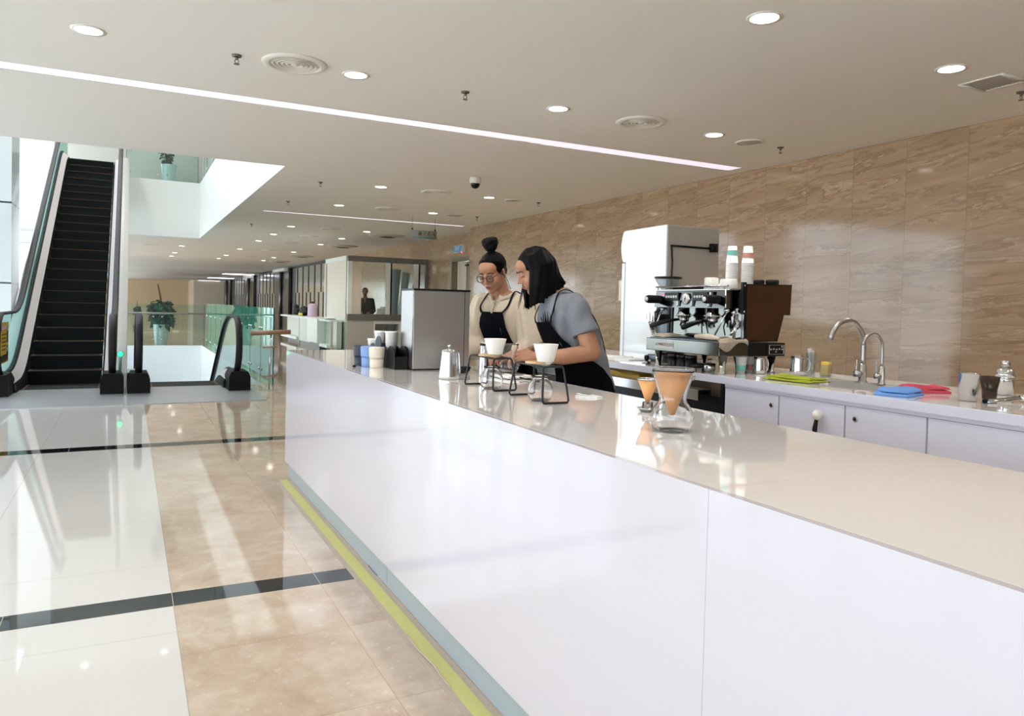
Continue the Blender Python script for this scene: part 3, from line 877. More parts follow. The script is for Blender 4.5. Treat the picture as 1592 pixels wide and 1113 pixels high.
# green signal lamp between the newels
t = thing('signal_lamp', 'small green lit direction lamp on a post between the escalator handrails', 'lamp', (-0.10, 11.95, 0.0))
MB().cyl((0, 0, 0.268), (0, 0, 0.46), 0.02, n=12).obj('post', 'aluminium', t)
MB().cyl((0, -0.02, 0.50), (0, 0.02, 0.50), 0.045, n=20).obj('lamp', 'aluminium', t)
MB().cyl((0, -0.026, 0.50), (0, -0.02, 0.50), 0.036, n=20).obj('lens', 'green_led', t)

# ================================================================ BALUSTRADES ROUND THE VOID
def balustrade(name, label, p0, p1, n, z0, h, mat, edge=True):
    t = thing(name, label, 'balustrade', (p0[0], p0[1], z0))
    d = Vector((p1[0] - p0[0], p1[1] - p0[1], 0)); L = d.length; a = atan2(d.y, d.x)
    t.rotation_euler = (0, 0, a)
    for i in range(n):
        x0 = L * i / n + 0.008; x1 = L * (i + 1) / n - 0.008
        g = MB().box(x0, x1, -0.006, 0.006, 0.0, h).obj('glass_panel', mat, t, smooth=False)
        mb = MB()
        for u in (x0, x1 - 0.012): mb.box(u, u + 0.012, -0.0075, 0.0075, 0.0, h)
        mb.obj('polished_edge', 'glass_edge', g, smooth=False)
        mb = MB()
        for u in (x0 + 0.1, x1 - 0.1):
            for z in (0.16, h - 0.35): mb.cyl((u, -0.022, z), (u, 0.022, z), 0.022, n=12)
        mb.obj('clamp', 'steel_polished', t)
    return t
mk('glass_edge', (30, 92, 84), 0.15)
balustrade('glass_balustrade', 'green glass balustrade running along the right side of the escalator void', (1.99, 11.85), (1.99, 22.9), 9, 0.0, 1.2, 'green_glass')
balustrade('glass_balustrade', 'clear glass balustrade across the far end of the void in front of the potted plant', (-1.7, 23.06), (1.95, 23.06), 3, 0.0, 1.15, 'rail_glass')
balustrade('glass_balustrade', 'upper floor glass balustrade facing the escalator, with a pot behind it', (-0.1, 23.2), (1.75, 23.2), 2, UZ + 0.004, 1.1, 'rail_glass')
balustrade('glass_balustrade', 'upper floor glass balustrade along the right edge of the ceiling opening', (1.82, 10.0), (1.82, 23.0), 8, UZ + 0.004, 1.1, 'rail_glass')
t = thing('handrail', 'steel handrail across the far end of the void', 'handrail', (0, 22.95, 0.0))
MB().cyl((-1.7, 0, 0.9), (1.95, 0, 0.9), 0.025, n=12).obj('rail', 'steel_brushed', t)
mb = MB()
for xx in (-1.5, -0.5, 0.6, 1.7): mb.cyl((xx, 0, 0.9), (xx, 0.06, 0.87), 0.012, n=8)
mb.obj('bracket', 'steel_brushed', t)
t = thing('barrier_post', 'steel post with a short wooden handrail at the end of the green glass', 'barrier', (1.86, 11.42, 0.0))
MB().cyl((-0.27, 0, 0.83), (0.30, 0, 0.85), 0.035, n=16).obj('handrail', 'wood_rail', t)
MB().cyl((0, 0, 0.0), (0.02, 0, 0.82), 0.013, n=10).obj('post', 'steel_polished', t)
mb = MB()
for z in (0.19, 0.62): mb.cyl((-0.1, 0, z), (0.1, 0, z + 0.005), 0.013, n=10)
mb.obj('crossbar', 'wood_rail', t)

# ================================================================ PLANTS
def foliage(mb, c, r, n, leaf):
    for i in range(n):
        d = Vector((random.gauss(0, 1), random.gauss(0, 1), random.gauss(0.25, 0.9))).normalized()
        q = random.uniform(0.5, 1.0)
        p = Vector((c[0] + d.x * r[0] * q, c[1] + d.y * r[1] * q, c[2] + d.z * r[2] * q))
        ax = (d + Vector((0, 0, -0.9 + random.uniform(-0.5, 0.3)))).normalized()
        sd = ax.cross(Vector((random.uniform(-1, 1), random.uniform(-1, 1), random.uniform(-1, 1)))).normalized()
        L = leaf * random.uniform(0.7, 1.25); w = L * 0.24; up_ = sd.cross(ax) * (0.12 * L)
        mb.grid([[p - sd * 0.004, p + sd * 0.004], [p + ax * L * 0.35 - sd * w + up_, p + ax * L * 0.35 + sd * w + up_],
                 [p + ax * L * 0.7 - sd * w * 0.8 + up_, p + ax * L * 0.7 + sd * w * 0.8 + up_], [p + ax * L - sd * 0.003, p + ax * L + sd * 0.003]])
def plant(label, loc, seed):
    random.seed(seed)
    t = thing('potted_plant', label, 'plant', loc, group=None)
    MB().lathe([(0.0, 0.0), (0.155, 0.0), (0.165, 0.02), (0.205, 0.52), (0.215, 0.56), (0.20, 0.57), (0.188, 0.52), (0.0, 0.50)], 32).obj('pot', 'pot_white', t)
    MB().lathe([(0.0, 0.51), (0.19, 0.51), (0.19, 0.525), (0.0, 0.53)], 24).obj('soil', 'soil', t)
    MB().tube([(0, 0, 0.5), (0.01, 0, 0.9), (-0.02, 0.01, 1.3), (-0.1, 0.0, 1.72)], [0.03, 0.026, 0.022, 0.018], 8).obj('trunk', 'trunk', t)
    mb = MB(); foliage(mb, (0, 0, 0.93), (0.27, 0.24, 0.33), 420, 0.17); foliage(mb, (0.02, 0, 0.70), (0.28, 0.25, 0.22), 150, 0.18)
    mb.obj('foliage', 'leaf', t)
    return t
pl = plant('bushy potted plant in a white pot beyond the void', (0.84, 23.66, 0.0), 3)
dup(pl, (0.47, 50.0, 0.0), 'small potted plant far behind the bushy one', 1.1).scale = (0.65, 0.65, 0.65)
t = thing('potted_plant', 'potted plant in a pale pot behind the upper floor glass balustrade', 'plant', (1.0, 23.75, UZ))
MB().lathe([(0.0, 0.0), (0.15, 0.0), (0.165, 0.02), (0.2, 0.50), (0.215, 0.54), (0.19, 0.54), (0.18, 0.5), (0.0, 0.48)], 32).obj('pot', 'pot_white', t)
mb = MB()
for i in range(6): mb.tube([(0.02 * i - 0.05, 0, 0.48), (0.03 * i - 0.09, 0.02, 0.8), (0.06 * i - 0.16, 0.03, 1.2)], 0.018, 8)
mb.obj('trunk', 'trunk', t)
mb = MB(); foliage(mb, (0, 0, 1.3), (0.3, 0.25, 0.4), 160, 0.2); foliage(mb, (-0.06, 0, 0.75), (0.12, 0.1, 0.2), 30, 0.16); mb.obj('foliage', 'leaf', t)

# ================================================================ GLASS KIOSK AND DESKS AT THE BACK
KX0, KX1, KY0, KY1, KH = 5.0, 7.18, 18.97, 21.25, 2.53
t = thing('glass_kiosk', 'glazed kiosk with grey frame and white posts against the marble wall', 'kiosk', (KX0, KY0, 0))
def kb(nm, mat, *bx): 
    mb = MB()
    for b in bx: mb.box(*b)
    return mb.obj(nm, mat, t, smooth=False)
W = KX1 - KX0; D = KY1 - KY0
kb('top_rail', 'frame_grey', (0, W, -0.04, 0.04, KH - 0.14, KH)); kb('top_rail', 'frame_pale', (-0.04, 0.04, 0.04, D, KH - 0.12, KH))
kb('sill', 'frame_grey', (0, W, -0.05, 0.05, 0.86, 1.03)); kb('sill', 'counter_pale', (-0.05, 0.05, 0.05, D, 0.82, 0.90))
for px in (0.0, 1.02, 1.80): kb('post', 'frame_pale', (px, px + 0.11, -0.045, 0.045, 1.03, KH - 0.14))
for px in (1.14, 1.925): kb('glazing_bar', 'column_black', (px, px + 0.03, -0.048, 0.02, 0.86, KH - 0.14))
kb('post', 'frame_pale', (-0.045, 0.045, D - 0.05, D + 0.05, 0.9, KH - 0.12)); kb('post', 'frame_grey', (W - 0.06, W, -0.045, 0.045, 0.86, KH - 0.14))
kb('glass_pane', 'kiosk_glass', (0.11, 1.02, -0.005, 0.005, 1.03, KH - 0.14)); kb('glass_pane', 'kiosk_glass', (1.17, 1.80, -0.005, 0.005, 1.03, KH - 0.14)); kb('glass_pane', 'kiosk_glass', (1.955, W - 0.06, -0.005, 0.005, 1.03, KH - 0.14))
kb('infill_panel', 'panel_beige', (-0.01, 0.01, 0.12, D - 0.1, 0.9, KH - 0.12)); kb('infill_panel', 'panel_beige', (0.11, 0.36, -0.012, -0.006, 1.03, 2.25))
kb('side_panel', 'counter_grey_green', (-0.03, 0.03, 0.03, D, 0.0, 0.82)); kb('lower_panel', 'counter_grey', (0.0, 0.70, -0.03, 0.03, 0.0, 0.86)); kb('lower_frame', 'counter_pale', (0.70, W, -0.03, 0.03, 0.78, 0.86), (0.70, 0.74, -0.03, 0.03, 0.0, 0.78), (1.4, W, -0.03, 0.03, 0.0, 0.78))
kb('back_panel', 'column_black', (0.5, W, 0.9, 0.95, 0.0, 0.86))
# boards leaning inside
t = thing('leaning_board', 'tall blue-grey board leaning inside the kiosk', 'board', (6.42, 19.6, 0.0), group=None)
MB().obox((0, 0.08, 1.14), (0.34, 0.025, 2.26), (0.06, 0.05, 0)).obj('board_sheet', 'board_blue_grey', t)
t = thing('leaning_board', 'narrower blue-grey board leaning to the right of the tall one', 'board', (6.68, 19.55, 0.0))
MB().obox((0, 0.08, 1.1), (0.2, 0.025, 2.18), (0.06, 0.10, 0)).obj('board_sheet', 'board_blue_grey', t)
t = thing('leaning_board', 'short white board leaning in front of the blue-grey boards', 'board', (6.60, 19.30, 0.0))
MB().obox((0, 0.05, 0.85), (0.2, 0.02, 1.68), (0.05, 0.06, 0)).obj('board_sheet', 'paper_white', t)
t = thing('leaning_board', 'black board edge leaning at the right end of the kiosk boards', 'board', (6.86, 19.45, 0.0))
MB().obox((0, 0.06, 1.05), (0.07, 0.02, 2.06), (0.05, 0.16, 0)).obj('board_sheet', 'column_black', t)
t = thing('cardboard_box', 'white box lying at the foot of the boards in the kiosk', 'box', (6.125, 19.4, 1.0285))
MB().obox((0, 0, 0.10), (0.18, 0.2, 0.2), (0, 0, 0.2), 0.006).obj('carton', 'paper_white', t)
t = thing('shelf', 'narrow shelf inside the kiosk behind its grey sill', 'shelf', (5.75, 19.3, 0.0))
MB().box(0.0, 0.47, -0.22, 0.22, 0.98, 1.028).obj('shelf_board', 'counter_pale', t); MB().box(0.05, 0.42, 0.1, 0.14, 0.0, 0.98).obj('support', 'counter_grey', t)
t = thing('white_carton', 'white crumpled wrapper standing in the right kiosk bay', 'box', (7.0, 19.3, 0.0))
MB().obox((0, 0, 0.68), (0.24, 0.22, 1.36), None, 0.02).obj('stand', 'counter_pale', t); MB().sphere((0, 0, 1.42), (0.13, 0.1, 0.1), 12, 8).obj('wrapper', 'paper_white', t)

# desks in a row beyond the kiosk
def desk(label, y0, y1, x0, recess, mats, h=0.86, dp=0.62):
    t = thing('service_desk', label, 'desk', (x0, y0, 0), group=None)
    L = y1 - y0
    MB().box(-0.03, dp, 0, L, h - 0.045, h).obj('desk_top', 'counter_pale', t, smooth=False)
    MB().box(recess, dp - 0.02, 0.02, L - 0.02, 0.12, h - 0.045).obj('front_panel', mats[0], t, smooth=False)
    MB().box(recess + 0.03, dp - 0.03, 0.02, L - 0.02, 0.0, 0.12).obj('plinth', 'frame_grey', t, smooth=False)
    if recess > 0.1:
        MB().box(0.0, 0.06, 0.0, 0.05, 0.0, h - 0.045).obj('side_panel', mats[1], t, smooth=False)
        MB().box(-0.02, recess, 0.3, L - 0.05, 0.12, 0.2).obj('foot_shelf', 'counter_pale', t, smooth=False)
    return t
desk('grey-green recessed desk under the beige kiosk panel', 19.1, 20.35, 4.62, 0.16, ('counter_grey_green', 'counter_grey'), 0.86, 0.31)
t = thing('wall_cabinet', 'white cabinet hung high on the desk front left of the kiosk corner', 'cabinet', (4.56, 20.38, 0))
MB().box(0, 0.38, 0, 1.3, 0.20, 0.86).obj('carcass', 'counter_pale', t, smooth=False); MB().box(0.08, 0.36, 0.04, 1.26, 0.0, 0.2).obj('plinth', 'frame_grey', t, smooth=False)
desk('solid grey-green desk in the middle of the row', 21.75, 23.7, 4.75, 0.0, ('counter_grey_green', 'counter_grey'))
desk('recessed desk at the far end of the row below the black bags', 23.75, 26.8, 4.75, 0.2, ('counter_grey_green', 'counter_grey'))
# things on the far desk
t = thing('bag', 'black bag with a yellow band lying on the far desk', 'bag', (5.15, 24.9, 0.86))
mb = MB(); mb.sphere((0, 0, 0.13), (0.16, 0.42, 0.13), 16, 10); mb.sphere((0.02, 0.2, 0.2), (0.12, 0.2, 0.12), 14, 8); mb.sphere((0.02, -0.25, 0.16), (0.12, 0.16, 0.14), 14, 8); mb.obj('body', 'bag_black', t)
MB().obox((-0.15, -0.1, 0.05), (0.03, 0.6, 0.08), None, 0.01).obj('band', 'yellow_paint', t)
t = thing('bag', 'small black bag at the left end of the far desk', 'bag', (5.15, 26.2, 0.86))
mb = MB(); mb.sphere((0, 0, 0.12), (0.14, 0.25, 0.12), 14, 8); mb.sphere((0, 0.1, 0.28), (0.08, 0.16, 0.1), 12, 8); mb.obj('body', 'bag_black', t)
MB().tube([(0, -0.1, 0.22), (0, -0.06, 0.36), (0, 0.1, 0.36), (0, 0.12, 0.22)], 0.012, 6).obj('handle', 'bag_black', t)
t = thing('bottle', 'pale pink bottle on the desk right of the black bags', 'bottle', (5.1, 23.45, 0.86))
MB().lathe([(0.0, 0.0), (0.15, 0.0), (0.155, 0.03), (0.15, 0.34), (0.1, 0.40), (0.06, 0.41), (0.0, 0.41)], 20).obj('body', 'pink_bottle', t)
MB().lathe([(0.0, 0.41), (0.06, 0.41), (0.06, 0.47), (0.0, 0.47)], 16).obj('cap', 'maroon', t)
t = thing('tablet', 'flat dark tablet lying on the desk in front of the kiosk post', 'tablet', (4.76, 19.75, 0.86))
MB().obox((0, 0, 0.012), (0.2, 0.4, 0.02), None, 0.004).obj('slab', 'frame_grey', t); MB().obox((0, 0, 0.024), (0.17, 0.36, 0.004)).obj('screen', 'column_black', t)
# ================================================================ SERVICE COUNTER
TZ = 0.941
CXF = 1.05
t = thing('service_counter', 'long glossy white service counter with pale blue kick plate', 'counter', (CXF, 0, 0))
for a, b in ((-1.3, 1.1455), (1.1465, 5.69)):
    MB().box(0.0205, 0.82, a, b, 0.915, TZ).obj('worktop', 'worktop', t, smooth=False)
    MB().box(0.0, 0.019, a, b, 0.11, TZ - 0.0005).obj('front_panel', 'panel_gloss', t, smooth=False)
for a, b in ((-1.3, 3.275), (3.279, 5.66)):
    MB().box(0.022, 0.04, a, b, 0.0, 0.11).obj('kick_plate', 'kick_paint', t, smooth=False)
MB().box(0.04, 0.80, 5.665, 5.69, 0.0, 0.915).obj('end_panel', 'panel_gloss', t, smooth=False)
MB().box(0.04, 0.80, -1.3, 5.66, 0.11, 0.91).obj('carcass', 'white_paint', t, smooth=False)
# tapes on the floor along the kick plate
def strip(y0, y1, xa, xb, z0, z1, wob):
    mb = MB(); n = 46; rows = []
    for i in range(n + 1):
        y = y0 + (y1 - y0) * i / n; w = wob * random.uniform(-1, 1)
        rows.append([(xa + w, y, z0), (xa + w, y, z1), (xb + w * 0.6, y, z1), (xb + w * 0.6, y, z0)])
    mb.grid(rows, True)
    return mb
mb = strip(-1.0, 5.5, 0.958, 1.066, 0.0004, 0.0009, 0.001); tag(mb.obj('floor_tape', 'brown_tape', smooth=False), 'wide dull brown tape on the floor along the kick plate, under the yellow tape', 'tape')
mb = strip(-1.0, 5.55, 0.985, 1.04, 0.0012, 0.0018, 0.002); ty = mb.obj('floor_tape', 'yellow_tape', smooth=False); tag(ty, 'yellow masking tape stuck along the foot of the service counter', 'tape')
mb = MB(); mb.tube([(0.984, 2.75, 0.002), (0.978, 2.6, 0.006), (0.985, 2.45, 0.010), (0.982, 2.38, 0.004), (0.986, 2.3, 0.002)], (0.003), 6); mb.obj('curled_edge', 'brown_tape', ty)

def shell(mb, prof, th, n=32):
    """open vessel: outer profile from the centre of the base up to the rim, wall th"""
    inner = [(max(r - th, 0.0), z) for r, z in prof]
    inner[0] = (0.0, prof[0][1] + th)
    if prof[1][1] <= prof[0][1] + 1e-6: inner[1] = (max(prof[1][0] - th, 0), prof[1][1] + th)
    mb.lathe(prof + inner[::-1], n, cap=False)

# ---- steel water jug with knob lid
t = thing('water_jug', 'polished steel jug with a knob lid standing in front of the steel cabinet box', 'jug', (1.40, 3.377, TZ))
MB().lathe([(0.0, 0.0), (0.048, 0.0), (0.0505, 0.004), (0.049, 0.02), (0.037, 0.13), (0.038, 0.135), (0.034, 0.137), (0.0, 0.137)], 36).obj('body', 'chrome', t)
MB().lathe([(0.0375, 0.136), (0.036, 0.142), (0.02, 0.149), (0.0, 0.151)], 32, cap=False).obj('lid', 'chrome', t)
MB().lathe([(0.0, 0.149), (0.004, 0.15), (0.004, 0.156), (0.009, 0.16), (0.009, 0.166), (0.0, 0.169)], 16).obj('knob', 'chrome', t)
mb = MB(); mb.tube([(0.036, -0.022, 0.13), (0.042, -0.026, 0.126), (0.044, -0.027, 0.1), (0.046, -0.028, 0.05), (0.044, -0.027, 0.03)], [(0.006, 0.005)] * 5, 10); mb.obj('handle', 'chrome', t)
# ---- stainless box
t = thing('steel_box', 'tall brushed stainless steel box with black top edge on the counter', 'dispenser', (1.383, 3.856, TZ))
MB().box(0, 0.335, 0, 0.205, 0.008, 0.44, 0.002).obj('case', 'steel_brushed', t, smooth=False)
MB().box(0.001, 0.334, 0.001, 0.204, 0.0, 0.008).obj('base_strip', 'black_plastic', t, smooth=False)
MB().box(-0.002, 0.337, -0.002, 0.207, 0.44, 0.45).obj('top_edge', 'black_plastic', t, smooth=False)
MB().box(0.302, 0.306, -0.0012, 0.0, 0.01, 0.438).obj('seam', 'steel_dark', t, smooth=False)
MB().box(-0.0012, 0.0, 0.001, 0.012, 0.01, 0.438).obj('corner_trim', 'chrome', t, smooth=False)
# ---- dripper stands
def dripper_stand(label, loc, rz):
    t = thing('dripper_stand', label, 'coffee stand', loc, rz)
    H = 0.138
    for s in (-1, 1):
        w0, w1 = 0.057, 0.043; yb, yt = s * 0.142, s * 0.118
        def rc(p, q, k): return [(p[0] + (q[0] - p[0]) * k, p[1] + (q[1] - p[1]) * k, p[2] + (q[2] - p[2]) * k)]
        A = (-w0, yb, 0.0042); B = (w0, yb, 0.0042); C = (w1, yt, H); D = (-w1, yt, H)
        pts = []
        for p, q in ((A, B), (B, C), (C, D), (D, A)):
            for k in (0.06, 0.12, 0.5, 0.88, 0.94): pts += rc(p, q, k)
        MB().tube(pts, 0.0042, 8, closed=True).obj('wire_frame', 'black_metal', t)
    mb = MB()
    for s in (-1, 1): mb.tube([(s * 0.04, -0.118, H), (s * 0.04, 0.118, H)], 0.0038, 8)
    mb.obj('top_rail', 'black_metal', t)
    mb = MB(); mb.lathe([(0.034, H + 0.004), (0.053, H + 0.004), (0.054, H + 0.007), (0.053, H + 0.012), (0.034, H + 0.012), (0.034, H + 0.004)], 36, cap=False); mb.obj('wooden_ring', 'wood', t)
    return t
dsA = dripper_stand('black wire dripper stand nearer the steel jug, left of the pair', (1.425, 2.962, TZ), 0.02)
dsB = dripper_stand('black wire dripper stand nearer the white packet, right of the pair', (1.430, 2.535, TZ), -0.02)
def dripper(label, loc):
    t = thing('coffee_dripper', label, 'dripper', loc)
    mb = MB(); shell(mb, [(0.0, 0.0), (0.031, 0.0), (0.033, 0.003), (0.0485, 0.066), (0.049, 0.069)], 0.0035, 36); mb.obj('cup', 'ceramic_white', t)
    MB().lathe([(0.0, -0.01), (0.02, -0.01), (0.021, 0.0), (0.0, 0.0)], 24).obj('outlet', 'ceramic_white', t)
    return t
dripper('white conical dripper on the wooden ring of the left wire stand', (1.432, 2.93, TZ + 0.151))
dripper('white conical dripper on the wooden ring of the right wire stand', (1.441, 2.50, TZ + 0.151))
def server(label, loc, s=0.88):
    t = thing('glass_server', label, 'glass jug', loc)
    mb = MB()
    out = [(0.0, 0.0), (0.036, 0.0), (0.046, 0.006), (0.057, 0.03), (0.058, 0.045), (0.050, 0.068), (0.037, 0.083), (0.036, 0.088), (0.043, 0.100)]
    shell(mb, [(r * s, z * 0.98) for r, z in out], 0.0022, 32); mb.obj('glass_body', 'glass', t)
    mb = MB(); mb.tube([(0.012, -0.035, 0.096), (0.0, -0.045, 0.099), (-0.012, -0.035, 0.096)], 0.0025, 6); mb.obj('spout', 'glass', t)
    return t
server('round glass server under the left wire stand', (1.418, 2.93, TZ))
server('round glass server under the right wire stand', (1.42, 2.50, TZ))
# ---- hourglass carafe with copper cone
def carafe(label, loc, cone=True, rz=0.0, k=1.0):
    t = thing('coffee_carafe', label, 'carafe', loc, rz)
    mb = MB()
    out = [(0.0, 0.0), (0.038, 0.0), (0.052, 0.006), (0.063, 0.028), (0.065, 0.042), (0.058, 0.066), (0.044, 0.086), (0.040, 0.098), (0.043, 0.115), (0.053, 0.148), (0.062, 0.178), (0.0635, 0.183)]
    shell(mb, [(r * k, z * k) for r, z in out], 0.003, 40); mb.obj('glass_body', 'glass', t)
    mb = MB(); mb.tube([(0.044 * k, -0.036 * k, 0.18 * k), (0.046 * k, -0.041 * k, 0.165 * k), (0.04 * k, -0.043 * k, 0.156 * k), (0.03 * k, -0.045 * k, 0.166 * k), (0.022 * k, -0.052 * k, 0.18 * k)], 0.003, 8); mb.obj('spout', 'glass', t)
    if cone:
        mb = MB(); mb.lathe([(0.006, 0.05), (0.054, 0.176), (0.0555, 0.176), (0.0075, 0.048), (0.0, 0.046), (0.0, 0.048)], 40, cap=False); mb.obj('cone_filter', 'copper_gold', t)
        mb = MB(); mb.lathe([(0.052, 0.177), (0.062, 0.185), (0.066, 0.188), (0.062, 0.190), (0.050, 0.182), (0.052, 0.177)], 40, cap=False); mb.obj('filter_rim', 'clear_plastic', t)
    return t
carafe('large hourglass glass carafe with a copper cone filter, nearest the camera', (1.452, 1.752, TZ))
t = thing('cone_dripper', 'smaller copper cone dripper on a chrome saucer, behind the large carafe', 'dripper', (1.645, 2.12, TZ))
MB().lathe([(0.0, 0.0), (0.024, 0.0), (0.036, 0.012), (0.037, 0.014), (0.024, 0.008), (0.0, 0.006)], 32, cap=False).obj('saucer', 'chrome', t)
mb = MB(); mb.lathe([(0.02, 0.009), (0.018, 0.034), (0.015, 0.034), (0.017, 0.009)], 24, cap=False); mb.obj('glass_base', 'glass', t)
mb = MB(); mb.lathe([(0.005, 0.036), (0.036, 0.112), (0.0375, 0.112), (0.0065, 0.033), (0.0, 0.032)], 32, cap=False); mb.obj('cone', 'copper_gold', t)
mb = MB(); mb.lathe([(0.035, 0.112), (0.039, 0.114), (0.039, 0.119), (0.035, 0.118), (0.035, 0.112)], 32, cap=False); mb.obj('rim', 'steel_polished', t)
# ---- small things
t = thing('folded_packet', 'small white folded packet lying on the counter right of the wire stands', 'packet', (1.675, 2.545, TZ), 0.5)
MB().obox((0, 0, 0.003), (0.05, 0.10, 0.006), None, 0.001).obj('lower_flap', 'paper_white', t, smooth=False)
MB().obox((0, 0.004, 0.009), (0.046, 0.085, 0.003), (0.06, 0.05, 0)).obj('upper_flap', 'paper_white', t, smooth=False)
MB().obox((-0.004, 0.012, 0.0125), (0.022, 0.04, 0.002), (0.06, 0.05, 0)).obj('dark_window', 'steel_dark', t, smooth=False)
tag(MB().sphere((0, 0, 0.007), (0.011, 0.009, 0.007), 14, 10).obj('rubber_stopper', 'black_rubber', loc=(1.132, 4.116, TZ)), 'tiny black stopper lying alone at the counter edge left of the beige cup', 'stopper')
def reuse_cup(label, mat, loc):
    t = thing('stacked_cups', label, 'cup', loc, group=None)
    MB().lathe([(0.0, 0.0), (0.0365, 0.0), (0.038, 0.003), (0.0395, 0.056), (0.0, 0.056)], 32).obj('lower_cup', mat, t)
    mb = MB(); mb.lathe([(0.0, 0.056), (0.0422, 0.056), (0.0425, 0.06), (0.0445, 0.106), (0.0435, 0.113), (0.040, 0.117), (0.0, 0.117)], 32); mb.obj('upper_cup', mat, t)
    return t
reuse_cup('pair of beige plastic cups stacked mouth to base, front of the three', 'beige_plastic', (1.245, 4.065, TZ))
reuse_cup('pair of light blue plastic cups stacked, between the beige and navy ones', 'light_blue', (1.225, 4.163, TZ))
reuse_cup('pair of dark navy plastic cups stacked at the back of the three', 'dark_navy', (1.21, 4.262, TZ))
# black organiser with lobed compartments
t = thing('cup_organizer', 'black lobed cup organizer standing left of the steel box', 'organizer', (1.302, 3.92, TZ))
def lobe(y0, y1, h, mat, dx, x0=0.0):
    mb = MB(); ym = (y0 + y1) / 2; r = (y1 - y0) / 2
    poly = [(y0, 0), (y1, 0), (y1, h - r * 0.8)] + [(ym + r * cos(a), h - r * 0.8 + r * 0.8 * sin(a)) for a in [pi * i / 12 for i in range(1, 12)]] + [(y0, h - r * 0.8)]
    for xx in (x0, x0 + dx - 0.005): mb.prism(poly, 'x', xx, xx + 0.005)
    zt = h - r * 0.8
    mb.box(x0 + 0.005, x0 + dx - 0.005, y0, y0 + 0.004, 0, zt); mb.box(x0 + 0.005, x0 + dx - 0.005, y1 - 0.004, y1, 0, zt); mb.box(x0 + 0.005, x0 + dx - 0.005, y0 + 0.004, y1 - 0.004, 0, 0.005)
    return mb.obj('compartment', mat, t, smooth=False)
lobe(0.0, 0.142, 0.128, 'black_plastic', 0.075)
lobe(0.147, 0.247, 0.118, 'black_plastic', 0.085); lobe(0.252, 0.362, 0.172, 'dark_navy', 0.085); lobe(0.367, 0.477, 0.125, 'black_plastic', 0.085); lobe(0.482, 0.60, 0.108, 'black_plastic', 0.085)
def paper_tall(name, label, loc, r0, r1, h, waist=False):
    t = thing(name, label, 'cup', loc)
    prof = [(0.0, 0.0), (r0, 0.0), (r1, h - 0.012), (r1 + 0.003, h - 0.008), (r1 + 0.003, h), (r1 - 0.002, h), (0.0, h - 0.004)]
    if waist: prof = [(0.0, 0.0), (r1 * 0.8, 0.0), (r0, h * 0.5), (r0 + 0.001, h * 0.65), (r1 * 0.93, h * 0.93), (r1, h), (0.0, h)]
    MB().lathe(prof, 24).obj('body', 'paper_white', t)
    return t
paper_tall('paper_cup', 'white paper cup standing in the black organizer next to the steel box', (1.3445, 4.117, TZ + 0.006), 0.026, 0.0345, 0.198)
paper_tall('paper_cup', 'white waisted paper cone in the middle compartment of the organizer', (1.3445, 4.342, TZ + 0.006), 0.02, 0.032, 0.192, True)
paper_tall('lid_stack', 'white cup lids stacked in the last compartment behind the navy cups', (1.3445, 4.461, TZ + 0.006), 0.03, 0.0345, 0.14)
# pitcher behind the left stand
t = thing('steel_pitcher', 'slim polished steel pitcher behind the left wire stand', 'pitcher', (1.63, 3.462, TZ))
MB().lathe([(0.0, 0.0), (0.026, 0.0), (0.027, 0.004), (0.024, 0.09), (0.021, 0.15), (0.0225, 0.158), (0.0225, 0.172), (0.0, 0.174)], 32).obj('body', 'chrome', t)
MB().lathe([(0.0227, 0.158), (0.024, 0.16), (0.024, 0.168), (0.0227, 0.17)], 32, cap=False).obj('collar', 'black_plastic', t)
mb = MB(); mb.tube([(0.02, 0.018, 0.14), (0.036, 0.034, 0.135), (0.04, 0.038, 0.08), (0.026, 0.024, 0.04)], 0.005, 8); mb.obj('handle', 'chrome', t)
t = thing('small_bowl', 'small black bowl on the counter between the steel jug and the left stand', 'bowl', (1.60, 3.655, TZ))
mb = MB(); shell(mb, [(0.0, 0.0), (0.02, 0.0), (0.034, 0.012), (0.040, 0.034)], 0.003, 28); mb.obj('body', 'black_plastic', t)
# scale with the carafe the women look at
t = thing('kitchen_scale', 'flat white kitchen scale under the glass carafe held by the women', 'scale', (1.735, 3.37, TZ), 0.12)
MB().obox((0, 0, 0.011), (0.15, 0.20, 0.014), None, 0.004).obj('case', 'paper_white', t)
MB().obox((0, 0.02, 0.0195), (0.13, 0.13, 0.003)).obj('platform', 'steel_brushed', t)
mb = MB()
for sx in (-1, 1):
    for sy in (-1, 1): mb.cyl((sx * 0.06, sy * 0.08, 0.0), (sx * 0.06, sy * 0.08, 0.006), 0.008, n=10)
mb.obj('feet', 'black_rubber', t)
MB().obox((0, -0.075, 0.0185), (0.06, 0.022, 0.001)).obj('display', 'ink_black', t)
carafe('empty hourglass glass carafe on the scale between the two women', (1.735, 3.39, TZ + 0.0215), False, 0.6, 0.82)
t = thing('spoon', 'black measuring spoon lying by the kitchen scale', 'spoon', (1.75, 3.20, TZ), 0.3)
MB().tube([(0, 0.06, 0.012), (0, 0.02, 0.006), (0, -0.03, 0.006)], [(0.004, 0.003)] * 3, 8).obj('handle', 'black_plastic', t)
MB().sphere((0, -0.05, 0.0085), (0.018, 0.024, 0.008), 14, 8).obj('bowl', 'black_plastic', t)

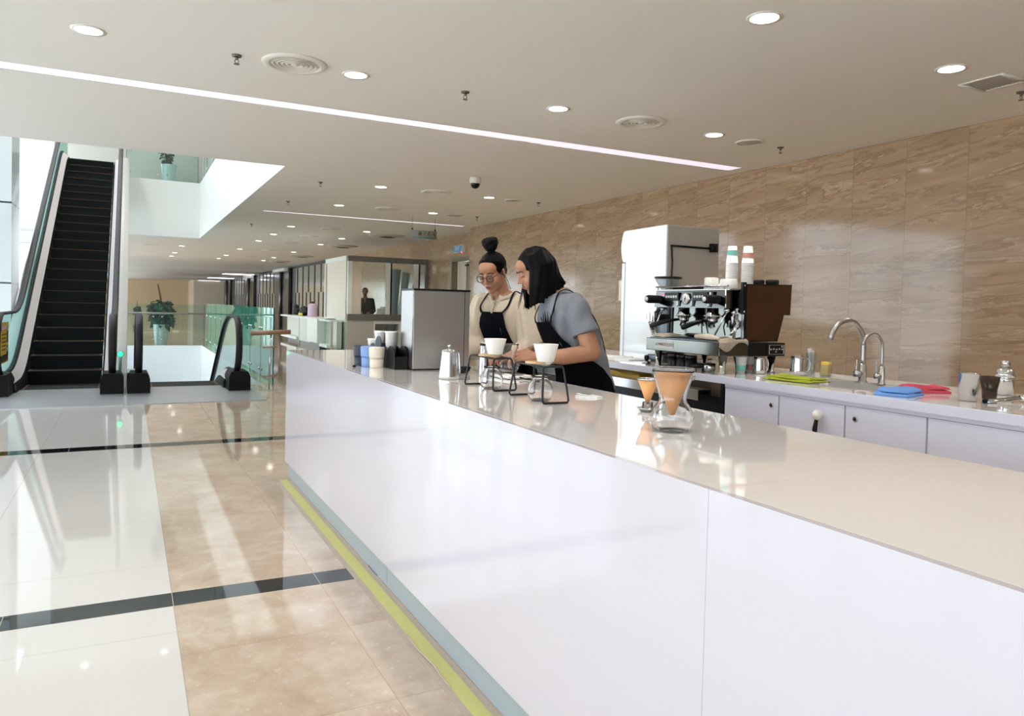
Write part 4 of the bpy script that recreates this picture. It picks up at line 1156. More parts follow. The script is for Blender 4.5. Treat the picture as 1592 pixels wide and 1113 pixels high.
# ================================================================ BACK COUNTER
BX = 2.98
t = thing('worktop', 'long lavender-white worktop of the back counter carrying the coffee machine and sink', 'worktop', (BX, 0, 0))
hx0, hx1, hy0, hy1 = 0.155, 0.525, 2.34, 2.93
mb = MB()
mb.box(0, hx0, -0.6, 6.25, 0.9, TZ); mb.box(hx1, 0.85, -0.6, 6.25, 0.9, TZ); mb.box(hx0, hx1, -0.6, hy0, 0.9, TZ); mb.box(hx0, hx1, hy1, 6.25, 0.9, TZ)
bmesh.ops.remove_doubles(mb.bm, verts=list(mb.bm.verts), dist=1e-5)
mb.obj('top_slab', 'worktop', t, smooth=False)
MB().box(-0.004, 0.0, -0.6, 6.25, 0.899, TZ - 0.001).obj('front_edge', 'lavender_gloss', t, smooth=False)
t = thing('kitchen_sink', 'stainless steel sink set in the back worktop below the taps', 'sink', (BX + 0.34, 2.635, TZ))
mb = MB(); a, b = 0.183, 0.293
def rr(ax, by, r, z, n=5):
    out = []
    for cx, cy, s in ((ax - r, by - r, 0), (-ax + r, by - r, 1), (-ax + r, -by + r, 2), (ax - r, -by + r, 3)):
        for i in range(n + 1):
            an = s * pi / 2 + pi / 2 * i / n; out.append((cx + r * cos(an), cy + r * sin(an), z))
    return out
mb.grid([rr(a + 0.02, b + 0.02, 0.05, 0.0005), rr(a + 0.018, b + 0.018, 0.05, 0.003), rr(a - 0.004, b - 0.004, 0.045, 0.002), rr(a - 0.010, b - 0.010, 0.045, -0.01), rr(a - 0.02, b - 0.02, 0.05, -0.17), rr(a - 0.05, b - 0.05, 0.05, -0.185)], True)
mb.bm.verts.ensure_lookup_table(); mb.bm.faces.new(mb.bm.verts[-24:])
mb.obj('basin', 'steel_brushed', t)
MB().lathe([(0.0, -0.1835), (0.04, -0.1835), (0.045, -0.181), (0.0, -0.18)], 20).obj('drain', 'chrome', t)
def faucet(label, loc, r, hr, R, sweep, fat):
    t = thing('faucet', label, 'tap', loc)
    MB().lathe([(0.0, 0.0), (fat * 1.35, 0.0), (fat * 1.35, 0.006), (fat, 0.008), (fat, 0.09), (r, 0.1), (0.0, 0.1)], 24).obj('base', 'steel_brushed', t)
    pts = [(0, 0, 0.09), (0, 0, hr * 0.6), (0, 0, hr)] + [(-R + R * cos(an), 0, hr + R * sin(an)) for an in [sweep * i / 16 for i in range(1, 17)]]
    MB().tube(pts, r, 14).obj('spout', 'steel_brushed', t)
    mb = MB(); mb.cyl((0, 0, 0.045), (-fat * 2.4, 0.012, 0.045), fat * 0.85, n=16); mb.obj('valve', 'steel_brushed', t)
    MB().tube([(-fat * 1.8, 0.01, 0.05), (-fat * 1.7, 0.012, 0.075), (-fat * 1.5, 0.014, 0.12)], 0.0055 * fat / 0.02, 8).obj('lever', 'steel_brushed', t)
    return t
faucet('large gooseneck tap in brushed steel behind the sink', (3.538, 2.70, TZ), 0.0135, 0.20, 0.132, pi * 0.93, 0.02)
faucet('thin gooseneck filter tap right of the large one', (3.512, 2.566, TZ), 0.0075, 0.19, 0.078, pi * 0.92, 0.016)
# ---- cabinet units under it
def cabinet(label, y0, y1, lock_y=None, knob_y=None):
    t = thing('base_cabinet', label, 'cabinet', (BX + 0.02, y0, 0))
    L = y1 - y0
    mb = MB()
    if True:
        mb.box(0.02, 0.8, 0.001, L - 0.001, 0.08, 0.70); mb.box(0.02, 0.10, 0.001, L - 0.001, 0.70, 0.898); mb.box(0.58, 0.8, 0.001, L - 0.001, 0.70, 0.898)
    mb.obj('carcass', 'lavender_gloss', t, smooth=False)
    d = MB().box(0.0, 0.018, 0.004, L - 0.004, 0.09, 0.876, 0.001).obj('door', 'lavender_gloss', t, smooth=False)
    MB().box(0.0, 0.02, 0.0, L, 0.878, 0.897).obj('top_rail', 'lavender_gloss', t, smooth=False)
    MB().box(0.06, 0.09, 0.0, L, 0.0, 0.08).obj('plinth', 'lavender_gloss', t, smooth=False)
    if lock_y is not None:
        mb = MB(); mb.cyl((0.0, lock_y - y0, 0.821), (-0.006, lock_y - y0, 0.821), 0.013, n=20); lk = mb.obj('lock', 'chrome', d)
        mb = MB(); mb.cyl((-0.006, lock_y - y0, 0.821), (-0.0065, lock_y - y0, 0.821), 0.009, n=16); mb.obj('keyhole', 'ink_black', d)
    if knob_y is not None:
        mb = MB(); mb.sphere((-0.028, knob_y - y0, 0.815), 0.026, 18, 12); mb.cyl((0, knob_y - y0, 0.815), (-0.02, knob_y - y0, 0.815), 0.01, n=12); mb.obj('knob', 'ceramic_white', d)
        mb = MB(); mb.tube([(-0.03, knob_y - y0 + 0.004, 0.79), (-0.034, knob_y - y0 + 0.008, 0.74), (-0.028, knob_y - y0 + 0.004, 0.70)], [0.009, 0.012, 0.004], 8); mb.obj('strap', 'black_plastic', d)
    return t
cabinet('lavender base cabinet with a round lock beside the dark appliance', 2.775, 3.17, 2.822)
cabinet('lavender base cabinet with a white ball knob under the sink', 2.375, 2.775, None, 2.508)
cabinet('lavender base cabinet with a round lock right of the ball knob', 1.97, 2.375, 2.317)
cabinet('plain lavender base cabinet under the steel cup, at the right edge', 1.17, 1.97)
cabinet('plain lavender base cabinet at the near end of the back worktop', -0.55, 1.17)
# ---- dark undercounter unit
t = thing('undercounter_fridge', 'dark undercounter unit with steel drawer fronts below the coffee machine', 'appliance', (BX + 0.02, 3.21, 0))
MB().box(0.10, 0.8, 0.0, 2.9, 0.06, 0.80).obj('body', 'black_plastic', t, smooth=False)
MB().box(0.12, 0.78, 0.01, 2.89, 0.0, 0.06).obj('plinth', 'black_rubber', t, smooth=False)
MB().box(0.0, 0.10, -0.035, -0.005, 0.0, 0.898).obj('end_panel', 'black_plastic', t, smooth=False)
MB().box(0.02, 0.12, 0.2, 2.85, 0.77, 0.835, 0.004).obj('steel_tray', 'steel_polished', t, smooth=False)
for i in range(3):
    y = 0.08 + i * 0.93
    f = MB().box(0.05, 0.10, y, y + 0.9, 0.42, 0.70, 0.004).obj('drawer', 'steel_dark', t, smooth=False)
    MB().box(0.02, 0.05, y + 0.1, y + 0.8, 0.655, 0.69, 0.003).obj('drawer_handle', 'steel_brushed', f, smooth=False)
    MB().box(0.05, 0.10, y, y + 0.9, 0.09, 0.40, 0.004).obj('drawer', 'steel_dark', t, smooth=False)
t = thing('folded_cloth', 'yellow-green folded cloth lying on the dark undercounter unit', 'cloth', (3.12, 4.25, 0.835))
def cloth(mb, sx, sy, h, seed, layers=2):
    random.seed(seed); n, m = 18, 18
    ph = [random.uniform(0, 6.28) for _ in range(6)]
    for l in range(layers):
        z0 = h * l / layers
        def top(u, v): return z0 + h / layers * (0.75 + 0.25 * sin(7 * u + ph[0]) * cos(6 * v + ph[1])) + 0.25 * h * max(0, sin(3.2 * u + 4.1 * v + ph[2])) ** 3
        k = 1.0 - 0.1 * l; ox = 0.03 * l * sx; R = []
        def edge(a, q): return 1.0 + 0.06 * sin(5 * a + q)
        for i in range(n + 1):
            u = i / n - 0.5
            R.append([((u * k * edge(j / m, ph[3])) * sx + ox, (j / m - 0.5) * k * edge(i / n, ph[4]) * sy, top(u, j / m - 0.5) if 0 < i < n and 0 < j < m else z0 + h / layers * 0.35) for j in range(m + 1)])
        B = [[(p[0] * 0.985, p[1] * 0.985, z0 + 0.0005) for p in r] for r in R]
        mb.grid(R); mb.grid([r[::-1] for r in B])
        ring = lambda Q: [Q[0][j] for j in range(m)] + [Q[i][m] for i in range(n)] + [Q[n][j] for j in range(m, 0, -1)] + [Q[i][0] for i in range(n, 0, -1)]
        mb.grid([ring(B), ring(R)], True)
    bmesh.ops.remove_doubles(mb.bm, verts=list(mb.bm.verts), dist=1e-6)
    return mb
cloth(MB(), 0.12, 0.42, 0.035, 4, 1).obj('fabric', 'yellow_sponge', t)
# ---- cloths by the sink
t = thing('dish_cloth', 'olive green dish cloth lying over the left edge of the sink', 'cloth', (3.185, 2.84, TZ + 0.0035), 0.15); cloth(MB(), 0.16, 0.30, 0.024, 7, 2).obj('fabric', 'green_cloth', t)
t = thing('dish_cloth', 'folded light blue dish cloth on the worktop in front of the thin tap', 'cloth', (3.155, 2.21, TZ + 0.0005), 0.25); cloth(MB(), 0.22, 0.15, 0.03, 9, 2).obj('fabric', 'blue_cloth', t)
t = thing('dish_cloth', 'crumpled red dish cloth behind the blue one', 'cloth', (3.40, 2.265, TZ + 0.0005), -0.5); cloth(MB(), 0.2, 0.14, 0.034, 12, 2).obj('fabric', 'red_cloth', t)
# ---- jugs and glasses
def milk_jug(label, loc, r, h, rz=0.0):
    t = thing('milk_jug', label, 'jug', loc, rz)
    mb = MB(); shell(mb, [(0.0, 0.0), (r - 0.004, 0.0), (r, 0.004), (r, h * 0.25), (r * 0.86, h * 0.85), (r * 0.88, h)], 0.0018, 32); mb.obj('body', 'chrome', t)
    MB().tube([(r * 0.87, 0, h * 0.88), (r * 1.3, 0, h * 0.86), (r * 1.42, 0, h * 0.6), (r * 1.3, 0, h * 0.3), (r * 1.0, 0, h * 0.22)], [(0.008, 0.003)] * 5, 8, flat=(0, 1, 0)).obj('handle', 'chrome', t)
    return t
milk_jug('small steel milk jug beside the rear leg of the coffee machine', (3.335, 3.245, TZ), 0.037, 0.098, -0.6)
milk_jug('larger steel milk jug between the coffee machine and the sink', (3.515, 3.117, TZ), 0.047, 0.112, -0.9)
t = thing('drinking_glass', 'glass stuffed with white paper behind the larger milk jug', 'glass', (3.69, 3.175, TZ))
mb = MB(); shell(mb, [(0.0, 0.0), (0.026, 0.0), (0.028, 0.004), (0.033, 0.13)], 0.002, 28); mb.obj('tumbler', 'thin_glass', t)
mb = MB(); random.seed(5)
for i in range(7): mb.obox((random.uniform(-0.01, 0.01), random.uniform(-0.01, 0.01), 0.078 + random.uniform(-0.01, 0.015)), (0.028, 0.002, 0.13), (random.uniform(-0.12, 0.12), random.uniform(-0.12, 0.12), random.uniform(0, 3)))
mb.obj('paper', 'paper_white', t, smooth=False)
t = thing('drinking_glass', 'low glass holding a yellow sponge left of the large tap', 'glass', (3.625, 3.012, TZ))
mb = MB(); shell(mb, [(0.0, 0.0), (0.031, 0.0), (0.033, 0.004), (0.038, 0.07)], 0.002, 28); mb.obj('tumbler', 'thin_glass', t)
mb = MB(); mb.obox((0.0, 0.0, 0.045), (0.042, 0.05, 0.08), (0.08, 0.08, 0.3), 0.006); mb.obj('sponge', 'yellow_sponge', t)
t = thing('steel_cup', 'tapered polished steel mixing cup on the right of the back worktop', 'cup', (3.25, 1.955, TZ))
mb = MB(); shell(mb, [(0.0, 0.0), (0.031, 0.0), (0.034, 0.004), (0.0435, 0.119), (0.0445, 0.121)], 0.0016, 36); mb.obj('body', 'steel_polished', t)
t = thing('plastic_cup', 'smoky brown transparent cup between the steel cup and the shaker', 'cup', (3.425, 1.965, TZ))
mb = MB(); shell(mb, [(0.0, 0.0), (0.027, 0.0), (0.0295, 0.004), (0.031, 0.045), (0.0415, 0.102)], 0.002, 32); mb.obj('body', 'smoke_plastic', t)
t = thing('cocktail_shaker', 'steel cocktail shaker with a small cap at the right edge', 'shaker', (3.695, 2.05, TZ))
MB().lathe([(0.0, 0.0), (0.03, 0.0), (0.034, 0.005), (0.040, 0.07), (0.041, 0.085), (0.0, 0.085)], 32).obj('tin', 'chrome', t)
MB().lathe([(0.0, 0.085), (0.0425, 0.085), (0.0425, 0.1), (0.034, 0.122), (0.02, 0.128), (0.0, 0.128)], 32).obj('strainer_top', 'chrome', t)
MB().lathe([(0.0, 0.128), (0.0195, 0.128), (0.02, 0.155), (0.017, 0.162), (0.0, 0.163)], 24).obj('cap', 'steel_polished', t)
t = thing('serving_tongs', 'steel tongs lying at the right end of the back worktop', 'tongs', (3.24, 1.872, TZ))
for s in (-1, 1): MB().tube([(0.0, s * 0.006, 0.008), (0.12, s * 0.012 - 0.01, 0.012), (0.3, s * 0.016 - 0.03, 0.024), (0.45, s * 0.02 - 0.06, 0.03)], [(0.008, 0.004)] * 4, 8).obj('arm', 'steel_polished', t)
mb = MB(); mb.cyl((-0.012, 0, 0.009), (0.01, 0, 0.009), 0.0085, n=12); mb.obj('hinge', 'black_rubber', t)
MB().cyl((0.2, -0.03, 0.018), (0.225, -0.034, 0.019), 0.014, n=12).obj('slide_ring', 'chrome', t)
# ---- papers and trays left of the machine
def flat(name, label, cat, loc, rz, sx, sy, h, mat, n=1):
    t = thing(name, label, cat, loc, rz)
    for i in range(n): MB().obox((0.004 * i, 0.003 * i, h * (i + 0.5)), (sx, sy, h * 0.98), (0, 0, 0.12 * i)).obj('sheet', mat, t, smooth=False)
    return t
flat('paper_stack', 'loose white papers stacked at the far end of the back worktop', 'paper', (3.21, 4.62, TZ), 0.2, 0.2, 0.3, 0.004, 'paper_white', 3)
flat('notebook', 'grey notebook lying in front of the white papers', 'notebook', (3.22, 4.34, TZ), -0.1, 0.18, 0.2, 0.012, 'counter_pale', 1)
flat('bar_tray', 'flat chrome tray left of the coffee machine', 'tray', (3.09, 4.07, TZ), 0.05, 0.14, 0.26, 0.006, 'chrome', 1)
t = thing('tamper', 'coffee tamper with black knob on the chrome tray', 'tamper', (3.10, 4.02, TZ + 0.006))
MB().lathe([(0.0, 0.0), (0.029, 0.0), (0.029, 0.012), (0.01, 0.016), (0.0, 0.016)], 24).obj('base', 'chrome', t); MB().lathe([(0.0, 0.016), (0.01, 0.016), (0.018, 0.035), (0.014, 0.052), (0.0, 0.056)], 20).obj('knob', 'black_plastic', t)
t = thing('carton', 'small maroon box on the far end of the back worktop, between the women', 'box', (3.13, 5.75, TZ)); MB().obox((0, 0, 0.055), (0.12, 0.12, 0.11), None, 0.003).obj('box_body', 'maroon', t)
t = thing('carton', 'slim blue box right of the maroon box', 'box', (3.15, 5.52, TZ)); MB().obox((0, 0, 0.055), (0.045, 0.06, 0.11), None, 0.003).obj('box_body', 'light_blue', t)

# ================================================================ DISPLAY FRIDGE BEHIND THE COUNTER
t = thing('display_fridge', 'tall white fridge with a curved header standing behind the coffee machine', 'fridge', (3.87, 4.79, 0))
prof = [(0.012, 0.06), (0.56, 0.06), (0.56, 1.72), (0.60, 1.72)] + [(0.60 + 0.035 * sin(pi * (0.05 + 0.9 * i / 10)), 1.72 + 0.26 * i / 10) for i in range(1, 11)] + [(0.58, 1.992), (0.012, 2.0)]
MB().prism(prof, 'x', 0.0, 0.55).obj('cabinet', 'fridge_white', t, smooth=False)
MB().box(0.02, 0.53, 0.56, 0.575, 0.1, 1.70).obj('door_seal', 'grey_seal', t, smooth=False)
d = MB().box(0.0, 0.55, 0.575, 0.62, 0.08, 1.712, 0.006).obj('door', 'fridge_white', t, smooth=False)
MB().box(0.0, 0.03, 0.62, 0.66, 1.38, 1.56, 0.004).obj('door_handle', 'beige_plastic', d)
MB().box(0.004, 0.546, 0.0, 0.012, 0.06, 1.996).obj('back_panel', 'fridge_back', t, smooth=False)
mb = MB(); mb.box(0.03, 0.45, -0.016, 0.0, 1.822, 1.838); mb.box(0.44, 0.50, -0.04, 0.0, 1.80, 1.87); mb.tube([(0.035, -0.01, 1.83), (0.045, -0.012, 1.7), (0.04, -0.012, 1.5), (0.05, -0.012, 1.2)], 0.007, 8)
mb.box(0.03, 0.50, -0.018, 0.0, 1.485, 1.51); mb.obj('cable', 'black_plastic', t)
mb = MB()
for i in range(9): mb.box(0.06, 0.5, -0.014, 0.0, 0.3 + i * 0.1, 0.308 + i * 0.1)
mb.obj('condenser', 'black_metal', t, smooth=False)
mb = MB()
for a, b in ((0.05, 0.08), (0.45, 0.08), (0.05, 0.5), (0.45, 0.5)): mb.cyl((a, b, 0), (a, b, 0.06), 0.02, n=12)
mb.obj('foot', 'black_plastic', t)
# ================================================================ COFFEE MACHINE
MX, MY = 3.05, 3.28
t = thing('coffee_machine', 'two-group steel coffee machine with brown side panels on the back worktop', 'coffee machine', (MX, MY, TZ))
def part(nm, mat, mb, parent=None, **k): return mb.obj(nm, mat, parent or t, **k)
# base with drip tray
mb = MB(); mb.box(-0.035, 0.19, -0.04, 0.64, 0.105, 0.185, 0.004); part('base_tray', 'machine_steel', mb, smooth=False)
mb = MB(); mb.box(0.19, 0.485, -0.042, 0.66, 0.103, 0.183, 0.003); part('base_rear', 'black_plastic', mb, smooth=False)
mb = MB(); mb.box(-0.02, 0.19, -0.02, 0.62, 0.183, 0.19)
for i in range(24): mb.box(-0.015, 0.185, -0.01 + i * 0.026, -0.002 + i * 0.026, 0.19, 0.193)
part('drip_grid', 'steel_dark', mb, smooth=False)
mb = MB(); mb.box(-0.0375, -0.0345, 0.365, 0.545, 0.126, 0.168); npl = part('name_plate', 'paper_white', mb, smooth=False)
text('lettering', 'LA MARZOCCO', 0.0245, 'ink_black', npl, frame((-0.0382, 0.455, 0.147), (0, -1, 0), (0, 0, 1)))
# control box on the side
mb = MB(); mb.box(0.335, 0.475, -0.05, -0.042, 0.108, 0.178, 0.002); cb = part('control_box', 'black_plastic', mb, smooth=False)
mb = MB()
for a, b in ((0.345, 0.35), (0.463, 0.468)): mb.box(a, b, -0.0515, -0.05, 0.115, 0.172)
for a, b in ((0.115, 0.117), (0.170, 0.172)): mb.box(0.345, 0.468, -0.0515, -0.05, a, b)
for i, z in ((0, 0.145), (1, 0.147), (2, 0.145), (3, 0.147), (4, 0.145)): mb.box(0.355 + i * 0.023, 0.367 + i * 0.023, -0.0515, -0.05, z - 0.004, z + 0.004)
mb.box(0.396, 0.408, -0.0515, -0.05, 0.128, 0.134); mb.box(0.444, 0.456, -0.0515, -0.05, 0.157, 0.165)
part('icons', 'grille_grey', mb, cb, smooth=False)
# legs
for lx, ly in ((0.03, 0.0), (0.43, 0.01), (0.04, 0.60), (0.43, 0.60)):
    mb = MB(); mb.lathe([(0.0, 0.0), (0.024, 0.0), (0.025, 0.006), (0.017, 0.012), (0.026, 0.104), (0.0, 0.104)], 20, c=(lx, ly, 0)); part('leg', 'chrome', mb)
# side panels, brown with a black edge
SPOLY = [(0.185, 0.53), (0.56, 0.537), (0.552, 0.352), (0.50, 0.352), (0.452, 0.190), (0.19, 0.190)]
SIN = [(0.193, 0.523), (0.552, 0.529), (0.545, 0.36), (0.495, 0.36), (0.447, 0.196), (0.197, 0.196)]
for ya, yb in ((-0.012, 0.004), (0.655, 0.671)):
    mb = MB(); mb.prism(SPOLY, 'y', ya, yb); sp = part('side_panel', 'black_plastic', mb, smooth=False)
    yo = ya - 0.0012 if ya < 0 else yb
    mb = MB(); mb.prism(SIN, 'y', yo, yo + 0.0012); part('brown_face', 'brown_enamel', mb, sp, smooth=False)
mb = MB(); mb.box(0.158, 0.187, -0.014, 0.006, 0.35, 0.54, 0.002); part('corner_strip', 'black_plastic', mb, smooth=False)
mb = MB()
for z in (0.365, 0.52): mb.cyl((0.172, -0.0165, z), (0.172, -0.014, z), 0.005, n=12)
part('bolt', 'chrome', mb)
mb = MB()
for yy in (0.018, 0.030): mb.tube([(0.13, yy, 0.188), (0.155, yy, 0.35)], 0.005, 8)
part('support_rod', 'chrome', mb)
# body, head, top
mb = MB(); mb.prism([(0.20, 0.192), (0.44, 0.192), (0.49, 0.36), (0.54, 0.36), (0.545, 0.492), (0.20, 0.492)], 'y', 0.004, 0.655); part('boiler_housing', 'steel_brushed', mb, smooth=False)
mb = MB(); mb.prism([(0.07, 0.384), (0.20, 0.384), (0.20, 0.492), (0.085, 0.492)], 'y', 0.04, 0.70); part('head', 'machine_steel', mb, smooth=False)
mb = MB(); mb.box(0.075, 0.55, 0.008, 0.70, 0.492, 0.498); part('top_plate', 'steel_brushed', mb, smooth=False)
mb = MB(); mb.box(0.074, 0.08, 0.036, 0.044, 0.384, 0.494); part('edge_trim', 'chrome', mb, smooth=False)
mb = MB(); mb.box(0.195, 0.2, 0.03, 0.655, 0.19, 0.384); part('backsplash', 'machine_steel', mb, smooth=False)
mb = MB()
for yy in (0.06, 0.68): mb.cyl((0.082, yy, 0.498), (0.082, yy, 0.515), 0.005, n=8)
mb.cyl((0.082, 0.03, 0.517), (0.082, 0.70, 0.517), 0.006, n=10); part('cup_rail', 'steel_polished', mb)
# front panel controls: face at x about 0.07, normal -x
def face(y0, y1, z0, z1, d=0.004, x0=0.078): return MB().box(x0 - d - 0.006, x0, y0, y1, z0, z1, 0.001)
for yc in (0.525, 0.255):
    bp = part('button_panel', 'black_plastic', face(yc - 0.068, yc + 0.068, 0.428, 0.481), smooth=False)
    mb = MB()
    for i in range(5): mb.lathe([(0.0, 0.0), (0.0095, 0.0), (0.008, 0.003), (0.0, 0.003)], 12, mat=Matrix.Translation((0.068, yc - 0.048 + i * 0.024, 0.452)) @ Matrix.Rotation(-pi / 2, 4, 'Y'))
    part('button', 'paper_white', mb, bp)
ga = part('pressure_gauge', 'chrome', MB().lathe([(0.0, 0.0), (0.036, 0.0), (0.037, 0.012), (0.031, 0.014), (0.0, 0.012)], 28, mat=Matrix.Translation((0.08, 0.388, 0.44)) @ Matrix.Rotation(-pi / 2, 4, 'Y')))
part('dial', 'paper_white', MB().lathe([(0.0, 0.0125), (0.03, 0.0125), (0.03, 0.0145), (0.0, 0.0145)], 28, mat=Matrix.Translation((0.08, 0.388, 0.44)) @ Matrix.Rotation(-pi / 2, 4, 'Y')), ga)
mb = MB(); mb.obox((0.064, 0.388, 0.437), (0.002, 0.003, 0.036), (0.25, 0, 0)); mb.cyl((0.066, 0.388, 0.44), (0.063, 0.388, 0.44), 0.005, n=10); part('needle', 'ink_black', mb, ga)
for yy, zz in ((0.458, 0.412), (0.325, 0.412), (0.172, 0.410), (0.158, 0.465)):
    sw = part('switch', 'black_plastic', face(yy - 0.02, yy + 0.012, zz - 0.02, zz + 0.018), smooth=False)
    part('rocker', 'paper_white', face(yy - 0.002, yy + 0.013, zz - 0.016, zz + 0.014, 0.006), sw, smooth=False)
part('indicator', 'red_led', MB().sphere((0.066, 0.607, 0.468), 0.006, 10, 8))
for yy in (0.655, 0.105):
    kn = part('steam_knob', 'black_plastic', MB().lathe([(0.0, 0.0), (0.022, 0.0), (0.026, 0.01), (0.027, 0.1), (0.022, 0.115), (0.0, 0.115)], 20, mat=Matrix.Translation((0.085, yy, 0.435)) @ Matrix.Rotation(-pi / 2, 4, 'Y')))
    part('cap', 'paper_white', MB().cyl((-0.03, yy, 0.435), (-0.033, yy, 0.435), 0.015, n=16), kn)
# groups and portafilters
for yc, dy in ((0.465, 0.10), (0.20, 0.06)):
    mb = MB(); mb.lathe([(0.0, 0.315), (0.03, 0.315), (0.042, 0.322), (0.045, 0.345), (0.036, 0.352), (0.036, 0.386), (0.0, 0.386)], 24, c=(0.125, yc, 0))
    for k in range(8): mb.cyl((0.125 + 0.043 * cos(k * 0.785), yc + 0.043 * sin(k * 0.785), 0.33), (0.125 + 0.046 * cos(k * 0.785), yc + 0.046 * sin(k * 0.785), 0.34), 0.006, n=8)
    gh = part('group_head', 'chrome', mb)
    pf = part('portafilter', 'chrome', MB().lathe([(0.0, 0.286), (0.014, 0.286), (0.02, 0.292), (0.033, 0.298), (0.034, 0.318), (0.0, 0.318)], 24, c=(0.125, yc, 0)))
    part('handle', 'black_plastic', MB().tube([(0.095, yc + 0.01, 0.308), (0.06, yc + dy * 0.3, 0.303), (0.0, yc + dy * 0.7, 0.285), (-0.055, yc + dy, 0.262), (-0.062, yc + dy * 1.05, 0.259)], [0.008, 0.011, 0.0155, 0.017, 0.012], 12), pf)
    mb = MB()
    for s in (-1, 1): mb.tube([(0.12, yc, 0.288), (0.12, yc + s * 0.018, 0.285), (0.12, yc + s * 0.024, 0.268)], 0.006, 8)
    part('spout', 'black_metal', mb, pf)
for yc, lean in ((0.06, 0.05), (0.66, 0.02)):
    mb = MB(); mb.sphere((0.11, yc, 0.372), 0.016, 12, 8); mb.tube([(0.11, yc, 0.365), (0.085, yc, 0.33), (0.06, yc + lean, 0.215)], 0.0055, 10); part('steam_wand', 'chrome', mb)
mb = MB(); mb.cyl((0.165, 0.045, 0.29), (0.14, 0.04, 0.29), 0.034, n=24); rg = part('hot_water_tap', 'chrome', mb)
part('dark_face', 'ink_black', MB().cyl((0.1395, 0.04, 0.29), (0.138, 0.0398, 0.29), 0.026, n=24), rg)
mb = MB(); mb.tube([(0.15, 0.045, 0.36), (0.14, 0.045, 0.33), (0.15, 0.045, 0.25), (0.13, 0.05, 0.225)], 0.008, 8); mb.sphere((0.15, 0.045, 0.36), 0.017, 12, 8); mb.sphere((0.14, 0.1, 0.37), 0.015, 12, 8); part('valve_pipes', 'chrome', mb)
mb = MB(); mb.tube([(0.19, 0.36, 0.31), (0.178, 0.355, 0.29), (0.17, 0.34, 0.225)], 0.004, 8); mb.tube([(0.19, 0.16, 0.3), (0.17, 0.15, 0.27), (0.165, 0.13, 0.22)], 0.004, 8); part('probe', 'black_metal', mb)
mb = MB(); mb.tube([(0.3, 0.15, 0.10), (0.28, 0.14, 0.05), (0.3, 0.16, 0.016), (0.42, 0.2, 0.014), (0.55, 0.3, 0.014)], 0.012, 8); mb.tube([(0.2, 0.08, 0.10), (0.24, 0.1, 0.04), (0.36, 0.12, 0.02), (0.5, 0.2, 0.014)], 0.010, 8); part('hose', 'black_rubber', mb)
# towel on the near corner of the drip tray
def rag(name, label, loc, rz, sx, sy, h, mat, seed):
    q = thing(name, label, 'cloth', loc, rz); cloth(MB(), sx, sy, h, seed, 2).obj('fabric', mat, q); return q
q = thing('bar_towel', 'cream towel draped over the near front corner of the coffee machine tray', 'cloth', (MX, MY, TZ + 0.194))
random.seed(21); mb = MB(); R = []
for i in range(15):
    u = i / 14; row = []
    for j in range(13):
        v = j / 12; x = -0.045 + 0.22 * u; y = 0.15 - 0.22 * v
        z = 0.004 + 0.02 * (0.5 + 0.5 * sin(9 * u + 5 * v)) * (1 - abs(2 * v - 1) ** 2)
        if y < -0.045: z -= (-0.045 - y) * 2.2 * (0.7 + 0.5 * sin(6 * u)); y = -0.047 - 0.006 * sin(8 * u)
        row.append((x, y, z))
    R.append(row)
mb.grid(R); bmesh.ops.solidify(mb.bm, geom=list(mb.bm.faces), thickness=-0.003); mb.tube([(-0.04, 0.16, 0.018), (-0.03, 0.09, 0.022), (-0.042, 0.02, 0.02), (-0.03, -0.03, 0.014)], [0.012, 0.017, 0.016, 0.008], 10); mb.obj('fabric', 'cream_cloth', q)
rag('bar_towel', 'small folded cream towel on the far end of the coffee machine tray', (MX + 0.06, MY + 0.55, TZ + 0.194), 0.1, 0.16, 0.14, 0.02, 'cream_cloth', 23)
# under the machine
def jar(label, loc, mat, h=0.085):
    q = thing('storage_jar', label, 'jar', loc)
    MB().lathe([(0.0, 0.0), (0.034, 0.0), (0.036, 0.004), (0.036, h * 0.8), (0.0, h * 0.8)], 24).obj('jar_body', mat, q); MB().lathe([(0.0, h * 0.8), (0.037, h * 0.8), (0.037, h), (0.0, h)], 24).obj('lid', 'steel_dark', q)
jar('dark jar under the coffee machine, closest to its far front leg', (3.14, 3.79, TZ), 'shopfront_dark'); jar('brown jar under the coffee machine, middle of three', (3.135, 3.70, TZ), 'caution_black'); jar('black jar under the coffee machine, right of the three', (3.13, 3.61, TZ), 'ink_black')
q = thing('portafilter', 'spare black-handled portafilter lying under the coffee machine', 'portafilter', (3.10, 3.47, TZ))
MB().tube([(0.0, 0.1, 0.025), (0.0, 0.03, 0.03), (0.01, -0.01, 0.034)], [0.014, 0.016, 0.012], 10).obj('handle', 'black_plastic', q); MB().lathe([(0.0, 0.0), (0.03, 0.004), (0.035, 0.02), (0.035, 0.05), (0.03, 0.05), (0.0, 0.03)], 20, c=(0.015, -0.045, 0)).obj('basket', 'chrome', q)
